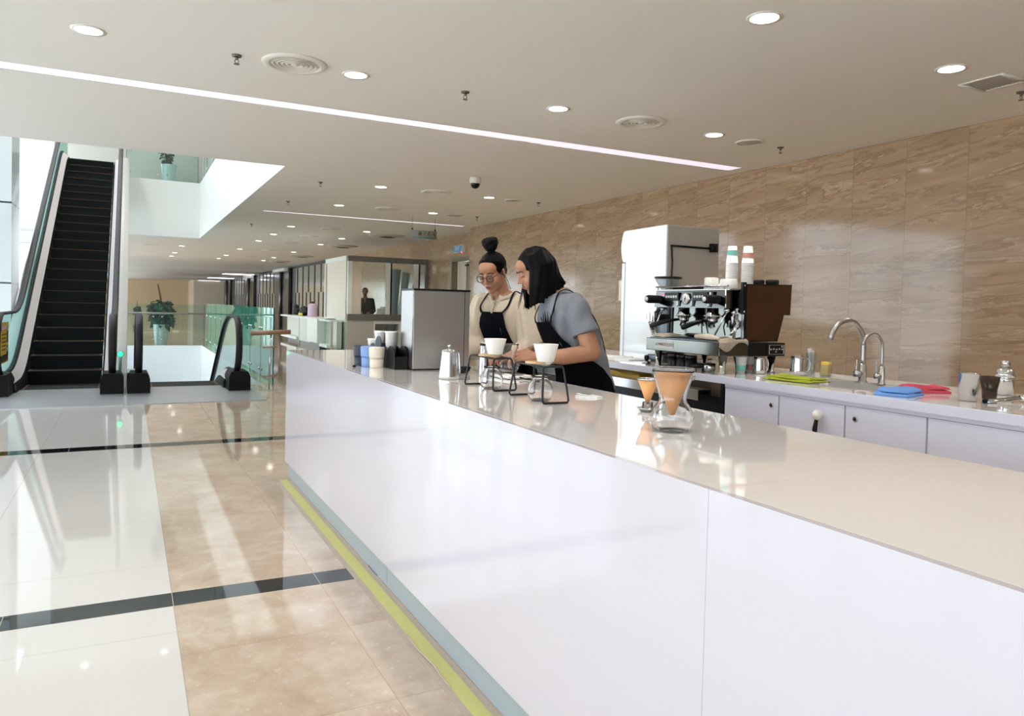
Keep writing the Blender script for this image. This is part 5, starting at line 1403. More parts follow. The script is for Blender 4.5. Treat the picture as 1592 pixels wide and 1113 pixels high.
# ---- paper cups
def make_cup(label, loc, band, print_mat, lo=0.44, hi=0.64, group=None, up=False):
    q = thing('paper_cup', label, 'cup', loc, group=group)
    h, r0, r1 = 0.108, 0.0265, 0.0375
    prof = [(0.0, h), (r0, h), (r1 - 0.0015, 0.006), (r1 + 0.0008, 0.004), (r1 + 0.0008, 0.0), (r1 - 0.0004, 0.0), (r0 - 0.0007, h - 0.0007), (0.0, h - 0.0008)]
    if up: prof = [(r, h - z) for r, z in prof]
    MB().lathe(prof, 28, cap=False).obj('cup_body', 'paper_white', q)
    if band:
        def R(z): return r0 + (r1 - r0) * (1 - z / h) + 0.0005
        za, zb = lo * h, hi * h
        mb = MB()
        pr = [(R(zb), zb), (R(za), za)]
        if up: pr = [(r, h - z) for r, z in pr]
        mb.lathe(pr, 28, cap=False); mb.obj('printed_band', print_mat, q)
    return q
ORD = ['topmost', 'second from the top', 'third from the top', 'fourth from the top', 'fifth from the top', 'sixth from the top', 'seventh from the top', 'eighth from the top', 'ninth from the top', 'tenth from the top', 'eleventh from the top', 'twelfth from the top', 'thirteenth from the top', 'bottom one']
for (px, py), mat, col, lo, hi in (((3.315, 3.475), 'teal_print', 'teal', 0.48, 0.76), ((3.385, 3.415), 'pink_print', 'pink', 0.34, 0.62)):
    base = None; n = 14
    for i in range(n):
        z = TZ + 0.4985 + 0.0125 * (n - 1 - i)
        g = 'paper cups in the %s-banded stack' % col
        if i == 0: make_cup('inverted paper cup with a %s band, topmost of its stack on the machine' % col, (px, py, z), True, mat, lo, hi, g)
        elif i == 1: base = make_cup('inverted paper cup, second from the top of the %s-banded stack' % col, (px, py, z), False, mat, group=g)
        else: dup(base, (px, py, z), 'inverted paper cup, %s of the %s-banded stack' % (ORD[i], col))
make_cup('white paper cup with a teal band standing under the coffee machine', (3.245, 3.30, TZ), True, 'teal_print', 0.5, 0.85, None, True).scale = (0.92, 0.92, 0.92)
make_cup('white paper cup with a pink band standing under the coffee machine', (3.35, 3.33, TZ), True, 'pink_print', 0.5, 0.85, None, True).scale = (0.92, 0.92, 0.92)
def saucer_cup(label, loc, r=0.05, h=0.068):
    q = thing('coffee_cup', label, 'cup', loc)
    MB().lathe([(0.0, h), (r * 0.8, h), (r * 0.92, h - 0.006), (r, 0.004), (r, 0.0), (0.0, 0.0)], 32).obj('cup_body', 'ceramic_white', q)
    return q
saucer_cup('inverted white ceramic cup at the front of the machine top', (3.185, 3.51, TZ + 0.4985), 0.046, 0.072)
saucer_cup('wider inverted white ceramic bowl beside the cup on the machine top', (3.22, 3.40, TZ + 0.4985), 0.055, 0.062)
for lab, loc in (('short black lid can behind the side panel on the machine top, left one', (3.50, 3.44, TZ + 0.4985)), ('wide black lid can behind the side panel on the machine top, right one', (3.55, 3.37, TZ + 0.4985))):
    q = thing('black_can', lab, 'can', loc); MB().lathe([(0.0, 0.0), (0.038, 0.0), (0.038, 0.05), (0.0, 0.05)], 24).obj('can_body', 'black_plastic', q); MB().lathe([(0.0, 0.05), (0.04, 0.05), (0.04, 0.066), (0.035, 0.07), (0.0, 0.07)], 24).obj('lid', 'shopfront_dark', q)
# ---- grinder at the far side of the machine
t = thing('coffee_grinder', 'coffee grinder with a clear hopper and black lid beyond the coffee machine', 'grinder', (3.41, 4.20, TZ))
mb = MB(); mb.box(-0.1, 0.12, -0.09, 0.09, 0.0, 0.05, 0.008); mb.box(-0.05, 0.12, -0.075, 0.075, 0.05, 0.40, 0.02); part('grinder_body', 'steel_dark', mb)
mb = MB(); mb.lathe([(0.034, 0.40), (0.036, 0.49), (0.088, 0.575), (0.09, 0.589), (0.088, 0.589), (0.086, 0.577), (0.034, 0.492), (0.032, 0.40)], 32, cap=False); part('hopper', 'clear_plastic', mb)
part('hopper_lid', 'black_plastic', MB().lathe([(0.0, 0.605), (0.095, 0.602), (0.1, 0.594), (0.095, 0.588), (0.0, 0.588)], 32))
mb = MB(); mb.cyl((-0.2, -0.1, 0.285), (-0.2, -0.1, 0.345), 0.036, n=20)
for k in range(12): mb.box(-0.2 + 0.036 * cos(k * pi / 6) - 0.004, -0.2 + 0.036 * cos(k * pi / 6) + 0.004, -0.1 + 0.036 * sin(k * pi / 6) - 0.004, -0.1 + 0.036 * sin(k * pi / 6) + 0.004, 0.285, 0.345)
part('doser', 'chrome', mb, smooth=False)
part('doser_funnel', 'steel_polished', MB().lathe([(0.0, 0.19), (0.008, 0.19), (0.036, 0.284), (0.0, 0.284)], 20, c=(-0.2, -0.1, 0)))
mb = MB(); mb.box(-0.17, -0.04, -0.08, 0.02, 0.29, 0.34, 0.01); mb.tube([(-0.17, -0.07, 0.33), (-0.1, -0.05, 0.38), (-0.05, -0.03, 0.39)], 0.014, 8); part('doser_arm', 'black_metal', mb)
# ================================================================ PEOPLE
def capsule(mb, p0, p1, r0, r1, n=14):
    mb.sphere(p0, r0, n, 10); mb.sphere(p1, r1, n, 10)
    if (Vector(p1) - Vector(p0)).length > 1e-4: mb.cyl(p0, p1, r0, r1, n)
def chain(mb, pts, rs, n=14):
    for i in range(len(pts) - 1): capsule(mb, pts[i], pts[i + 1], rs[i], rs[i + 1], n)
def remesh(mb, name, mat, parent, voxel, smooth=4, fold=None):
    me = bpy.data.meshes.new(name); bmesh.ops.recalc_face_normals(mb.bm, faces=list(mb.bm.faces)); mb.bm.to_mesh(me); mb.bm.free()
    tmp = bpy.data.objects.new('tmp', me); COL.objects.link(tmp)
    m = tmp.modifiers.new('r', 'REMESH'); m.mode = 'VOXEL'; m.voxel_size = voxel; m.adaptivity = 0.0
    if smooth: s = tmp.modifiers.new('s', 'SMOOTH'); s.factor = 0.5; s.iterations = smooth
    bpy.context.view_layer.update()
    dg = bpy.context.evaluated_depsgraph_get()
    out = bpy.data.meshes.new_from_object(tmp.evaluated_get(dg)); out.name = name
    bpy.data.objects.remove(tmp); bpy.data.meshes.remove(me)
    if fold:
        ns = [v.normal.copy() for v in out.vertices]
        for v, nn in zip(out.vertices, ns): v.co += nn * fold(v.co)
    for p in out.polygons: p.use_smooth = True
    out.materials.clear(); out.materials.append(M[mat])
    o = bpy.data.objects.new(name, out); COL.objects.link(o); o.parent = parent
    return o
def spline(P, n=6):
    P = [Vector(p) for p in P]; out = []
    for i in range(len(P) - 1):
        a = P[max(i - 1, 0)]; b = P[i]; c = P[i + 1]; d = P[min(i + 2, len(P) - 1)]
        for k in range(n):
            t = k / n; out.append(0.5 * ((2 * b) + (c - a) * t + (2 * a - 5 * b + 4 * c - d) * t * t + (3 * b - a - 3 * c + d) * t ** 3))
    out.append(P[-1]); return out
class Torso:
    def __init__(self, rings): self.r = rings      # (z, f, w, d, tilt)
    def at(self, z):
        R = self.r
        if z <= R[0][0]: return R[0][1:]
        for a, b in zip(R, R[1:]):
            if z <= b[0]:
                k = (z - a[0]) / (b[0] - a[0]); k = k * k * (3 - 2 * k) * 0.5 + k * 0.5
                return tuple(a[i] + (b[i] - a[i]) * k for i in range(1, 5))
        return R[-1][1:]
    def pt(self, z, th, off):
        f, w, d, tl = self.at(z); c, s = cos(th), sin(th)
        e = 0.88; cx = (abs(c) ** e) * (1 if c > 0 else -1); sx = (abs(s) ** e) * (1 if s > 0 else -1)
        x = (d + off) * cx
        return (f + x, (w + off) * sx, z - tl * x)
    def solid(self, mb, z0, z1, off, n=36, m=16):
        rows = [[self.pt(z0 + (z1 - z0) * i / m, 2 * pi * k / n, off) for k in range(n)] for i in range(m + 1)]
        mb.grid(rows, True)
        for r in (rows[0], rows[-1]): mb.bm.faces.new([mb.bm.verts.new(p) for p in r])
        bmesh.ops.remove_doubles(mb.bm, verts=list(mb.bm.verts), dist=1e-6)
    def sheet(self, rows, th=0.003, n=30):
        """rows of (z, half angle, offset): a cloth panel over the front"""
        mb = MB(); mb.grid([[self.pt(z, -a + 2 * a * k / n, off) for k in range(n + 1)] for z, a, off in rows])
        bmesh.ops.solidify(mb.bm, geom=list(mb.bm.faces), thickness=th)
        return mb
def hand(mb, w, d, nrm, thumb, curl, s=1.0):
    """w wrist, d along the hand, nrm out of the back of the hand, thumb = +1/-1 side"""
    w = Vector(w); d = Vector(d).normalized(); nn = Vector(nrm); nn = (nn - d * nn.dot(d)).normalized(); sd = d.cross(nn) * thumb
    for k in (-0.026, -0.009, 0.009, 0.026):
        capsule(mb, w + d * 0.012 * s + sd * k * 0.65 * s, w + d * 0.08 * s + sd * k * s, 0.0145 * s, 0.0115 * s, 10)
    for k, L, dc in ((0.031, 0.068, 0.0), (0.0105, 0.077, 0.05), (-0.0105, 0.072, 0.1), (-0.031, 0.056, 0.15)):
        p = w + d * (0.084 - abs(k) * 0.15) * s + sd * k * s; a = 0.0
        for j, seg in enumerate((0.44, 0.31, 0.25)):
            a += (curl + dc) * (0.75, 1.0, 0.8)[j]
            q = p + (d * cos(a) - nn * sin(a)) * L * seg * s + sd * k * 0.05 * s
            capsule(mb, p, q, (0.0088 - j * 0.0007) * s, (0.0083 - j * 0.0009) * s, 10); p = q
    p = w + d * 0.022 * s + sd * 0.026 * s - nn * 0.006 * s
    q = p + (d * 0.65 + sd * 0.6 - nn * 0.35).normalized() * 0.042 * s; r = q + (d * 0.85 + sd * 0.05 - nn * 0.5).normalized() * 0.032 * s
    capsule(mb, p, q, 0.0135 * s, 0.0105 * s, 10); capsule(mb, q, r, 0.0105 * s, 0.0078 * s, 10)
def head_prims(mb, H, male=False):
    def E(c, r, rot=(0, 0, 0)):
        q = H.to_3x3() @ Euler(rot).to_matrix(); mb.sphere(H @ Vector(c), r, 20, 14, q)
    E((-0.012, 0, 0.035), (0.092, 0.073, 0.078)); E((0.03, 0, -0.02), (0.058, 0.061, 0.072)); E((0.022, 0, -0.064), (0.056, 0.051, 0.044))
    E((0.058, 0, -0.096), (0.024, 0.024, 0.018)); E((0.04, 0, 0.045), (0.050, 0.060, 0.050))
    for s in (-1, 1):
        E((0.052, s * 0.036, -0.03), (0.030, 0.025, 0.030)); E((0.077, s * 0.024, 0.019), (0.013, 0.022, 0.008)); E((0.0735, s * 0.031, 0.0), (0.0145, 0.0165, 0.011))
        E((0.093, s * 0.010, -0.031), (0.010, 0.008, 0.008)); E((-0.006, s * 0.0745, -0.004), (0.018, 0.008, 0.031), (0, -0.15, s * 0.35))
    for k in range(5):
        u = k / 4; E((0.084 + 0.019 * u, 0, 0.016 - 0.04 * u), (0.010 + 0.002 * u, 0.0085 + 0.003 * u, 0.011))
    E((0.076, 0, -0.06), (0.016, 0.026, 0.018))
def face_parts(root, H, lips='lips', sc=1.0):
    def T(nm, mat, mb): mb.bm.transform(H); return mb.obj(nm, mat, root)
    mb = MB()
    for s in (-1, 1): mb.tube([(0.0885, s * 0.013, 0.0235), (0.0895, s * 0.026, 0.0285), (0.083, s * 0.04, 0.0275), (0.073, s * 0.05, 0.021)], [(0.0022, 0.0032), (0.0024, 0.0038), (0.0022, 0.0032), (0.0012, 0.0018)], 8)
    T('eyebrows', 'brow', mb)
    mb = MB()
    for s in (-1, 1): mb.tube([(0.0845, s * 0.0175, -0.003), (0.0885, s * 0.025, -0.0045), (0.0885, s * 0.033, -0.0052), (0.0845, s * 0.041, -0.0035), (0.077, s * 0.048, 0.0)], [0.0012, 0.002, 0.0022, 0.0021, 0.0012], 8)
    T('eyelashes', 'lash', mb)
    mb = MB()
    for s in (-1, 1): mb.sphere((0.0835, s * 0.031, -0.0072), (0.0036, 0.010, 0.0030), 12, 8)
    T('eyes', 'eye_white', mb)
    mb = MB(); mb.sphere((0.0905, 0, -0.0555), (0.0055, 0.0195, 0.0042), 16, 8); mb.sphere((0.089, 0, -0.0635), (0.0065, 0.0165, 0.0055), 16, 8)
    T('lips', lips, mb)
    mb = MB(); mb.tube([(0.088, -0.0195, -0.0595), (0.0955, -0.008, -0.0592), (0.0955, 0.008, -0.0592), (0.088, 0.0195, -0.0595)], 0.0009, 6); T('mouth_line', 'lash', mb)

def person(label, loc, rz, cfg):
    root = thing('person', label, 'person', loc, rz)
    T = Torso(cfg['rings']); H = Matrix.Translation(cfg['head']) @ Euler((cfg.get('hroll', 0), cfg['hpitch'], cfg['hyaw']), 'XYZ').to_matrix().to_4x4()
    hc = Vector(cfg['head']); vox = cfg.get('vox', 0.005)
    mb = MB(); T.solid(mb, T.r[0][0], T.r[-1][0], 0.0)
    nb = T.r[-1]; chain(mb, [(nb[1] - 0.015, 0, nb[0] - 0.05), H @ Vector((-0.028, 0, -0.06)), H @ Vector((-0.02, 0, -0.01))], [0.055, 0.049, 0.05])
    head_prims(mb, H)
    for s, arm in ((1, cfg['larm']), (-1, cfg['rarm'])):
        chain(mb, arm['p'], arm.get('r', [0.05, 0.041, 0.042, 0.027])); hand(mb, arm['p'][-1], arm['d'], arm['n'], arm['th'], arm['curl'], cfg.get('hs', 0.94))
        capsule(mb, (T.at(1.31)[0], s * 0.1, 1.325 + cfg.get('dz', 0)), arm['p'][0], 0.05, 0.052)
    z = T.r[0][0]; f0 = T.r[0][1]
    for s in (-1, 1): chain(mb, [(f0, s * 0.085, z + 0.03), (f0 + 0.03, s * 0.09, 0.46), (f0, s * 0.095, 0.09), (f0 + 0.11, s * 0.1, 0.035)], [0.085, 0.052, 0.037, 0.03])
    remesh(mb, 'body', cfg['skin'], root, vox, 3)
    mb = MB()
    for s in (-1, 1): chain(mb, [(f0, s * 0.082, z + 0.04), (f0 + 0.03, s * 0.092, 0.46), (f0, s * 0.097, 0.12)], [0.1, 0.072, 0.062])
    T.solid(mb, z, z + 0.14, 0.012); remesh(mb, 'trousers', 'trousers', root, 0.012, 4)
    for s in (-1, 1):
        mb = MB(); chain(mb, [(f0 - 0.03, s * 0.097, 0.052), (f0 + 0.06, s * 0.1, 0.048), (f0 + 0.14, s * 0.102, 0.04)], [0.05, 0.046, 0.038]); mb.box(f0 - 0.075, f0 + 0.175, s * 0.1 - 0.04, s * 0.1 + 0.04, 0.0, 0.02); remesh(mb, 'shoe', 'shoe', root, 0.009, 2)
    if cfg.get('face', True): face_parts(root, H, cfg.get('lips', 'lips'))
    return root, T, H

# ---------------- woman with the bun, glasses and cream blouse
ringsA = [(0.80, -0.05, 0.16, 0.122, 0.0), (0.90, -0.045, 0.16, 0.115, 0.0), (1.0, -0.03, 0.134, 0.10, 0.05), (1.1, -0.015, 0.14, 0.105, 0.1), (1.2, 0.0, 0.152, 0.115, 0.12), (1.28, 0.012, 0.16, 0.102, 0.15), (1.335, 0.02, 0.135, 0.078, 0.2), (1.37, 0.03, 0.07, 0.058, 0.25), (1.395, 0.04, 0.05, 0.052, 0.25)]
cfgA = dict(rings=ringsA, head=(0.135, 0.0, 1.505), hpitch=0.40, hyaw=0.16, hroll=0.05, skin='skin_fair', vox=0.005,
            larm=dict(p=[(0.02, 0.165, 1.325), (0.03, 0.235, 1.08), (0.17, 0.20, 1.01), (0.24, 0.17, 1.0)], d=(0.9, -0.3, 0.0), n=(0.1, 0.25, 1), th=1, curl=0.5, r=[0.05, 0.042, 0.036, 0.027]),
            rarm=dict(p=[(0.02, -0.165, 1.325), (0.13, -0.15, 1.065), (0.27, 0.07, 1.02), (0.34, 0.15, 1.01)], d=(0.7, 0.6, 0.0), n=(0, 0, 1), th=-1, curl=0.55, r=[0.05, 0.042, 0.036, 0.027]))
wa, TA, HA = person('young woman with a black hair bun, glasses and cream blouse under a black apron', (2.085, 4.13, 0.0), radians(205), cfgA)
mb = MB(); TA.solid(mb, 0.86, 1.36, 0.022)
for s, arm in ((1, cfgA['larm']), (-1, cfgA['rarm'])):
    P = [Vector(p) for p in arm['p']]
    chain(mb, [(0.015, s * 0.10, 1.325), (0.02, s * 0.168, 1.318), tuple(P[0].lerp(P[1], 0.55) + Vector((0, s * 0.01, 0))), tuple(P[1] + Vector((0, s * 0.004, -0.012))), tuple(P[1].lerp(P[2], 0.75))], [0.058, 0.066, 0.078, 0.084, 0.05])
remesh(mb, 'blouse', 'blouse', wa, 0.008, 5, lambda c: 0.0075 * sin(75 * c.y + 22 * c.z + 9 * sin(14 * c.x)) * (1.0 if abs(c.y) > 0.15 else 0.35) + 0.002 * sin(60 * c.x + 31 * c.z))
mb = MB()
for k in range(40):
    a = 2 * pi * k / 40; a2 = 2 * pi * (k + 1) / 40
    def cp(an, k): return (0.035 + (0.072 + 0.006 * sin(k * 2.1)) * cos(an), (0.078 + 0.006 * sin(k * 1.7)) * sin(an), 1.372 + 0.010 * sin(k * 2.6) - 0.02 * cos(an) - (0.03 if abs(an if an < pi else an - 2 * pi) < 0.35 else 0))
    capsule(mb, cp(a, k), cp(a2, k + 1), 0.011, 0.011, 8)
remesh(mb, 'ruffle_collar', 'blouse', wa, 0.006, 2)
mb = MB(); mb.tube([TA.pt(1.36, 0.05, 0.02), TA.pt(1.33, 0.03, 0.026), TA.pt(1.28, 0.0, 0.028)], 0.006, 6)
for z in (1.345, 1.315, 1.285): mb.sphere(TA.pt(z, 0.02, 0.028), 0.006, 8, 6)
mb.obj('placket', 'blouse', wa)
ap = TA.sheet([(1.29, 0.40, 0.03), (1.25, 0.46, 0.034), (1.19, 0.56, 0.036), (1.12, 0.72, 0.034), (1.05, 0.98, 0.034), (0.98, 1.4, 0.034), (0.92, 1.9, 0.034), (0.84, 2.1, 0.038), (0.7, 2.1, 0.05), (0.55, 2.1, 0.06)]).obj('apron', 'apron_black', wa)
mb = MB()
for s in (-1, 1):
    sl = spline([TA.pt(1.285, s * 0.385, 0.033), TA.pt(1.325, s * 0.62, 0.034), (0.05, s * 0.098, 1.386), (0.0, s * 0.098, 1.392), TA.pt(1.32, s * 2.2, 0.036), TA.pt(1.2, s * 2.6, 0.033), TA.pt(1.0, s * 2.9, 0.033)]); mb.tube(sl, [(0.0075, 0.0025)] * len(sl), 8, flat=(0, 1, 0))
mb.obj('apron_strap', 'apron_black', ap)
mb = MB(); mb.tube([TA.pt(1.19, 0.36, 0.042), TA.pt(1.155, 0.38, 0.042)], 0.0022, 6); mb.obj('pen_clip', 'steel_dark', ap)
# hair
def hair_cap(mb, H, k=1.0):
    def E(c, r): mb.sphere(H @ Vector(c), r, 22, 16, H.to_3x3())
    E((-0.020, 0, 0.043), (0.096 * k, 0.080 * k, 0.084 * k)); E((-0.055, 0, 0.0), (0.052 * k, 0.066 * k, 0.055 * k))
mb = MB(); hair_cap(mb, HA)
for k in range(13):
    a = radians(-78 + 13 * k)
    capsule(mb, HA @ Vector((-0.02 + 0.074 * cos(a), 0.072 * sin(a), 0.05 + 0.046 * cos(a))), HA @ Vector((-0.035, 0, 0.112)), 0.0105, 0.012)
capsule(mb, HA @ Vector((-0.034, 0, 0.112)), HA @ Vector((-0.042, 0, 0.15)), 0.024, 0.024)
ha = remesh(mb, 'hair', 'hair_black', wa, 0.005, 3)
mb = MB(); random.seed(31); bc = Vector((-0.044, 0.0, 0.163))
mb.sphere(HA @ bc, (0.043, 0.045, 0.043), 18, 12)
for k in range(9):
    a = random.uniform(0, 6.28); tl = random.uniform(-0.7, 0.7)
    pts = [HA @ (bc + Vector((0.036 * cos(a + q * 0.7), 0.040 * sin(a + q * 0.7), 0.03 * sin(tl + q * 0.5)))) for q in range(6)]
    chain(mb, pts, [0.007, 0.011, 0.013, 0.013, 0.011, 0.006], 10)
remesh(mb, 'hair_bun', 'hair_black', ha, 0.0045, 2)
mb = MB()
for s in (-1, 1): mb.tube([HA @ Vector(p) for p in ((0.02, s * 0.075, 0.03), (0.012, s * 0.083, -0.02), (0.0, s * 0.08, -0.07), (-0.02, s * 0.078, -0.11))], 0.0018, 6)
mb.tube([HA @ Vector(p) for p in ((-0.08, 0.03, -0.04), (-0.085, 0.04, -0.09), (-0.08, 0.05, -0.14))], 0.002, 6)
mb.obj('loose_strands', 'hair_black', ha)
# spectacles
sp = thing_part('spectacles', wa)
mb = MB()
for s in (-1, 1):
    pts = [(0.1005 - 0.08 * (abs(0.0335 + 0.0235 * cos(a) * 1.0) - 0.01) ** 1.6 * 3.0, s * (0.0335 + 0.0235 * (abs(cos(a)) ** 0.75) * (1 if cos(a) > 0 else -1)), -0.004 + 0.0185 * (abs(sin(a)) ** 0.8) * (1 if sin(a) > 0 else -1)) for a in [2 * pi * i / 28 for i in range(28)]]
    mb.tube([HA @ Vector(p) for p in pts], 0.0021, 8, closed=True)
    mb.tube([HA @ Vector(p) for p in ((0.086, s * 0.057, 0.006), (0.074, s * 0.07, 0.008), (0.03, s * 0.077, 0.010), (-0.01, s * 0.081, 0.012), (-0.03, s * 0.078, -0.01))], 0.0023, 8)
mb.tube([HA @ Vector(p) for p in ((0.1, -0.0105, 0.003), (0.105, 0, 0.007), (0.1, 0.0105, 0.003))], 0.002, 8)
mb.obj('frame', 'spectacle_frame', sp)
mb = MB()
for s in (-1, 1):
    mb2 = MB(); mb2.cyl((0, 0, 0), (0.0008, 0, 0), 0.0195, n=24)
    mb2.bm.transform(HA @ Matrix.Translation((0.0955, s * 0.0335, -0.004)) @ Matrix.Rotation(s * 0.22, 4, 'Z') @ Matrix.Diagonal((1, 1.12, 0.9, 1))); mb._add(mb2.bm)
mb.obj('lenses', 'lens_glass', sp)

# ---------------- woman with long hair and grey T-shirt
ringsB = [(0.80, -0.07, 0.17, 0.13, 0.0), (0.90, -0.065, 0.168, 0.125, 0.05), (1.0, -0.035, 0.15, 0.115, 0.15), (1.1, 0.005, 0.155, 0.12, 0.22), (1.2, 0.05, 0.165, 0.125, 0.26), (1.28, 0.085, 0.17, 0.112, 0.3), (1.335, 0.112, 0.145, 0.085, 0.35), (1.37, 0.13, 0.075, 0.06, 0.4), (1.395, 0.145, 0.052, 0.054, 0.4)]
cfgB = dict(rings=ringsB, head=(0.255, 0.0, 1.50), hpitch=0.42, hyaw=-0.10, hroll=0.0, skin='skin_fair', vox=0.005,
            larm=dict(p=[(0.085, 0.172, 1.325), (0.01, 0.245, 1.075), (0.16, 0.22, 1.05), (0.295, 0.165, 1.045)], d=(0.95, -0.22, 0.03), n=(0.0, 0.85, 0.5), th=1, curl=0.85, r=[0.054, 0.046, 0.043, 0.028]),
            rarm=dict(p=[(0.085, -0.172, 1.325), (0.07, -0.225, 1.08), (0.22, -0.12, 1.04), (0.31, -0.02, 1.03)], d=(0.8, 0.5, -0.05), n=(0, -0.6, 0.8), th=-1, curl=0.7, r=[0.054, 0.046, 0.043, 0.028]))
wb, TB, HB = person('young woman with long black hair, grey T-shirt and black apron, bending forward', (2.205, 3.49, 0.0), radians(170), cfgB)
mb = MB(); TB.solid(mb, 0.86, 1.385, 0.016)
for s, arm in ((1, cfgB['larm']), (-1, cfgB['rarm'])):
    P = [Vector(p) for p in arm['p']]
    q = P[0].lerp(P[1], 0.62)
    chain(mb, [(0.085, s * 0.10, 1.325), (0.085, s * 0.172, 1.318)], [0.06, 0.066]); mb.cyl(P[0] + Vector((0, 0, -0.0)), q, 0.066, 0.072, 20)
remesh(mb, 'tshirt', 'grey_tee', wb, 0.007, 4, lambda c: 0.0045 * sin(34 * c.x + 26 * c.z + 5 * sin(17 * c.y)))
ap = TB.sheet([(1.265, 0.55, 0.03), (1.22, 0.66, 0.03), (1.16, 0.86, 0.029), (1.10, 1.15, 0.028), (1.04, 1.5, 0.028), (0.98, 1.85, 0.028), (0.92, 2.05, 0.03), (0.84, 2.15, 0.036), (0.7, 2.15, 0.05), (0.55, 2.15, 0.06)]).obj('apron', 'apron_black', wb)
mb = MB()
for s in (-1, 1):
    sl = spline([TB.pt(1.255, s * 0.56, 0.031), TB.pt(1.30, s * 0.72, 0.028), (0.15, s * 0.095, 1.382), (0.09, s * 0.105, 1.398), TB.pt(1.33, s * 2.1, 0.024), TB.pt(1.26, s * 2.3, 0.019), TB.pt(1.2, s * 2.45, 0.018), TB.pt(1.13, s * 2.6, 0.018), TB.pt(1.06, s * 2.7, 0.018), TB.pt(1.0, s * 2.8, 0.018)]); mb.tube(sl, [(0.007, 0.0025)] * len(sl), 8, flat=(0, 1, 0))
mb.obj('apron_strap', 'apron_black', ap)
mb = MB(); mb.tube([TB.pt(1.15, 0.72, 0.036), TB.pt(1.115, 0.74, 0.036)], 0.0022, 6); mb.obj('pen_clip', 'steel_dark', ap)
# dark hand-shaped print on the chest, standing above the bib
mb = MB()
for k, (a0, h) in enumerate(((0.10, 0.03), (0.21, 0.052), (0.32, 0.062), (0.43, 0.058), (0.54, 0.04))):
    mb.tube([TB.pt(1.262, a0, 0.0185), TB.pt(1.262 + h * 0.6, a0 + 0.02 * (k - 2), 0.0185), TB.pt(1.262 + h, a0 + 0.035 * (k - 2), 0.0185)], [(0.0085, 0.0015), (0.0065, 0.0015), (0.002, 0.001)], 8)
mb.obj('chest_print', 'ink_black', wb)
# long hair falling past the jaw
mb = MB(); random.seed(8)
hair_cap(mb, HB, 1.03)
crown = HB @ Vector((-0.01, 0, 0.118))
for s in (-1, 1):
    for k in range(15):
        ph = radians(62 + 118 * k / 14)
        e = Vector((-0.018 + 0.098 * cos(ph), s * 0.085 * sin(ph), 0.012)); m1 = Vector((-0.016 + 0.095 * cos(ph) * 0.75, s * 0.084 * sin(ph) * 0.72, 0.085))
        pe = HB @ e; pm = HB @ m1
        L = 0.205 - 0.075 * (k / 14) + random.uniform(-0.012, 0.012)
        back = Vector((-0.035, 0, 0)) * (k / 14)
        inn = Vector((0, -s * 0.012, 0))
        p3 = pe + Vector((0, 0, -L * 0.5)) + back * 0.6 + inn * 0.4; p4 = pe + Vector((0, 0, -L)) + back * 1.9 + inn
        chain(mb, [crown, pm, pe, p3, p4], [0.014, 0.015, 0.0165, 0.0165, 0.007], 10)
hb = remesh(mb, 'hair', 'hair_black', wb, 0.006, 3, lambda c: 0.0016 * sin(150 * c.x + 60 * c.y))
mb = MB(); random.seed(9)
for k in range(8):
    s = -1 if k < 6 else 1
    ph = radians(random.uniform(48, 70)); e = HB @ Vector((-0.018 + 0.1 * cos(ph), s * 0.085 * sin(ph), 0.0))
    L = random.uniform(0.15, 0.215); dx = random.uniform(-0.01, 0.035)
    mb.tube([e, e + Vector((dx * 0.3, 0, -L * 0.4)), e + Vector((dx, random.uniform(-0.01, 0.01), -L * 0.8)), e + Vector((dx * 1.5, random.uniform(-0.01, 0.01), -L))], [0.003, 0.0032, 0.0024, 0.0008], 6)
for k in range(5):
    e = HB @ Vector((-0.09, 0.05 - 0.02 * k, -0.03)); mb.tube([e, e + Vector((-0.035, 0, -0.05)), e + Vector((-0.075, 0.01, -0.068 - 0.006 * k))], [0.005, 0.004, 0.001], 6)
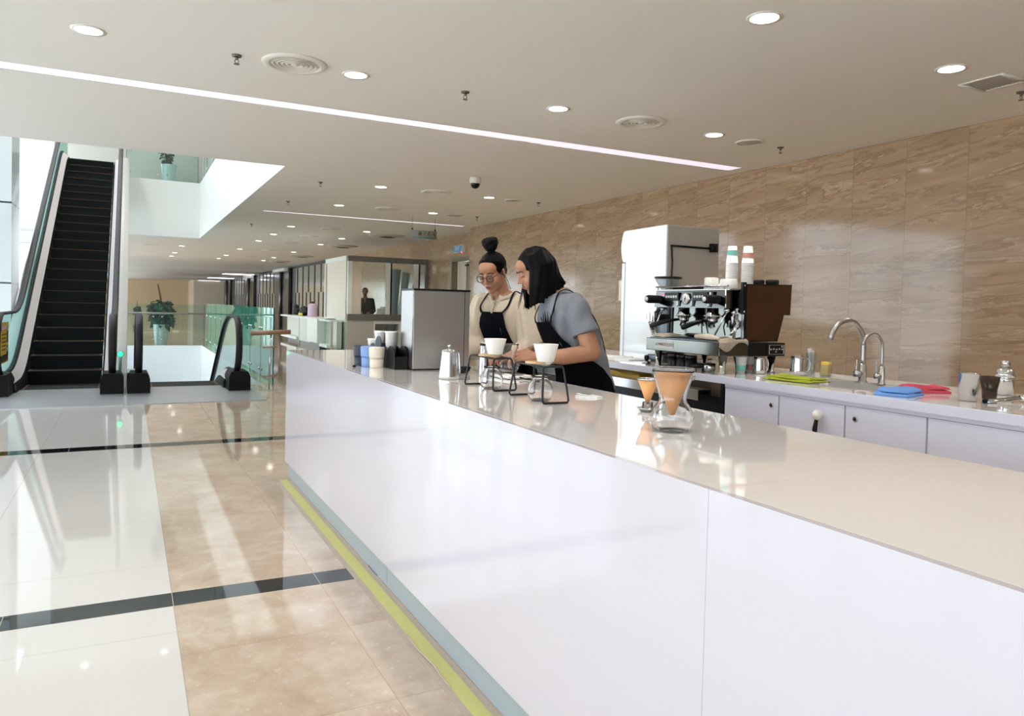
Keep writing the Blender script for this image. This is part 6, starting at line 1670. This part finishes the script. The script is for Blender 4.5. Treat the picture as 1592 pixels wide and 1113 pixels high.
mb.obj('loose_strands', 'hair_black', hb)

# ---------------- man in black inside the kiosk
ringsC = [(0.86, -0.02, 0.17, 0.12, 0.0), (1.0, -0.01, 0.16, 0.115, 0.0), (1.15, 0.0, 0.175, 0.12, 0.0), (1.3, 0.0, 0.19, 0.12, 0.05), (1.4, 0.0, 0.18, 0.10, 0.05), (1.46, 0.01, 0.09, 0.065, 0.1), (1.49, 0.015, 0.058, 0.058, 0.1)]
cfgC = dict(rings=ringsC, head=(0.045, 0, 1.625), hpitch=0.1, hyaw=0.0, skin='skin_tan', vox=0.008, dz=0.08, hs=1.05, lips='lips',
            larm=dict(p=[(0.0, 0.19, 1.40), (0.02, 0.245, 1.12), (0.2, 0.2, 1.06), (0.3, 0.13, 1.06)], d=(0.9, -0.3, 0), n=(0, 0, 1), th=1, curl=0.4),
            rarm=dict(p=[(0.0, -0.19, 1.40), (0.02, -0.245, 1.12), (0.2, -0.2, 1.06), (0.3, -0.13, 1.06)], d=(0.9, 0.3, 0), n=(0, 0, 1), th=-1, curl=0.4))
wc, TC, HC = person('man in a black open-necked jacket standing inside the glass kiosk', (5.88, 20.4, 0.0), radians(253), cfgC)
mb = MB(); TC.solid(mb, 0.84, 1.455, 0.018)
for s, arm in ((1, cfgC['larm']), (-1, cfgC['rarm'])): chain(mb, [(0, s * 0.1, 1.40)] + arm['p'], [0.07, 0.07, 0.062, 0.056, 0.042])
remesh(mb, 'jacket', 'suit_black', wc, 0.01, 3)
mb = MB(); mb.prism([(-0.035, 1.475), (0.035, 1.475), (0.0, 1.33)], 'x', 0.118, 0.132); mb.obj('open_collar', 'skin_tan', wc, smooth=False)
mb = MB(); hair_cap(mb, HC, 1.02); remesh(mb, 'hair', 'hair_black', wc, 0.008, 2)
t = thing('paper_sheet', 'white sheet propped up on the shelf in front of the man in black', 'paper', (5.98, 19.2, 1.0285), 0.2)
MB().obox((0, 0, 0.075), (0.26, 0.006, 0.15), (0.3, 0, 0)).obj('sheet', 'paper_white', t, smooth=False)
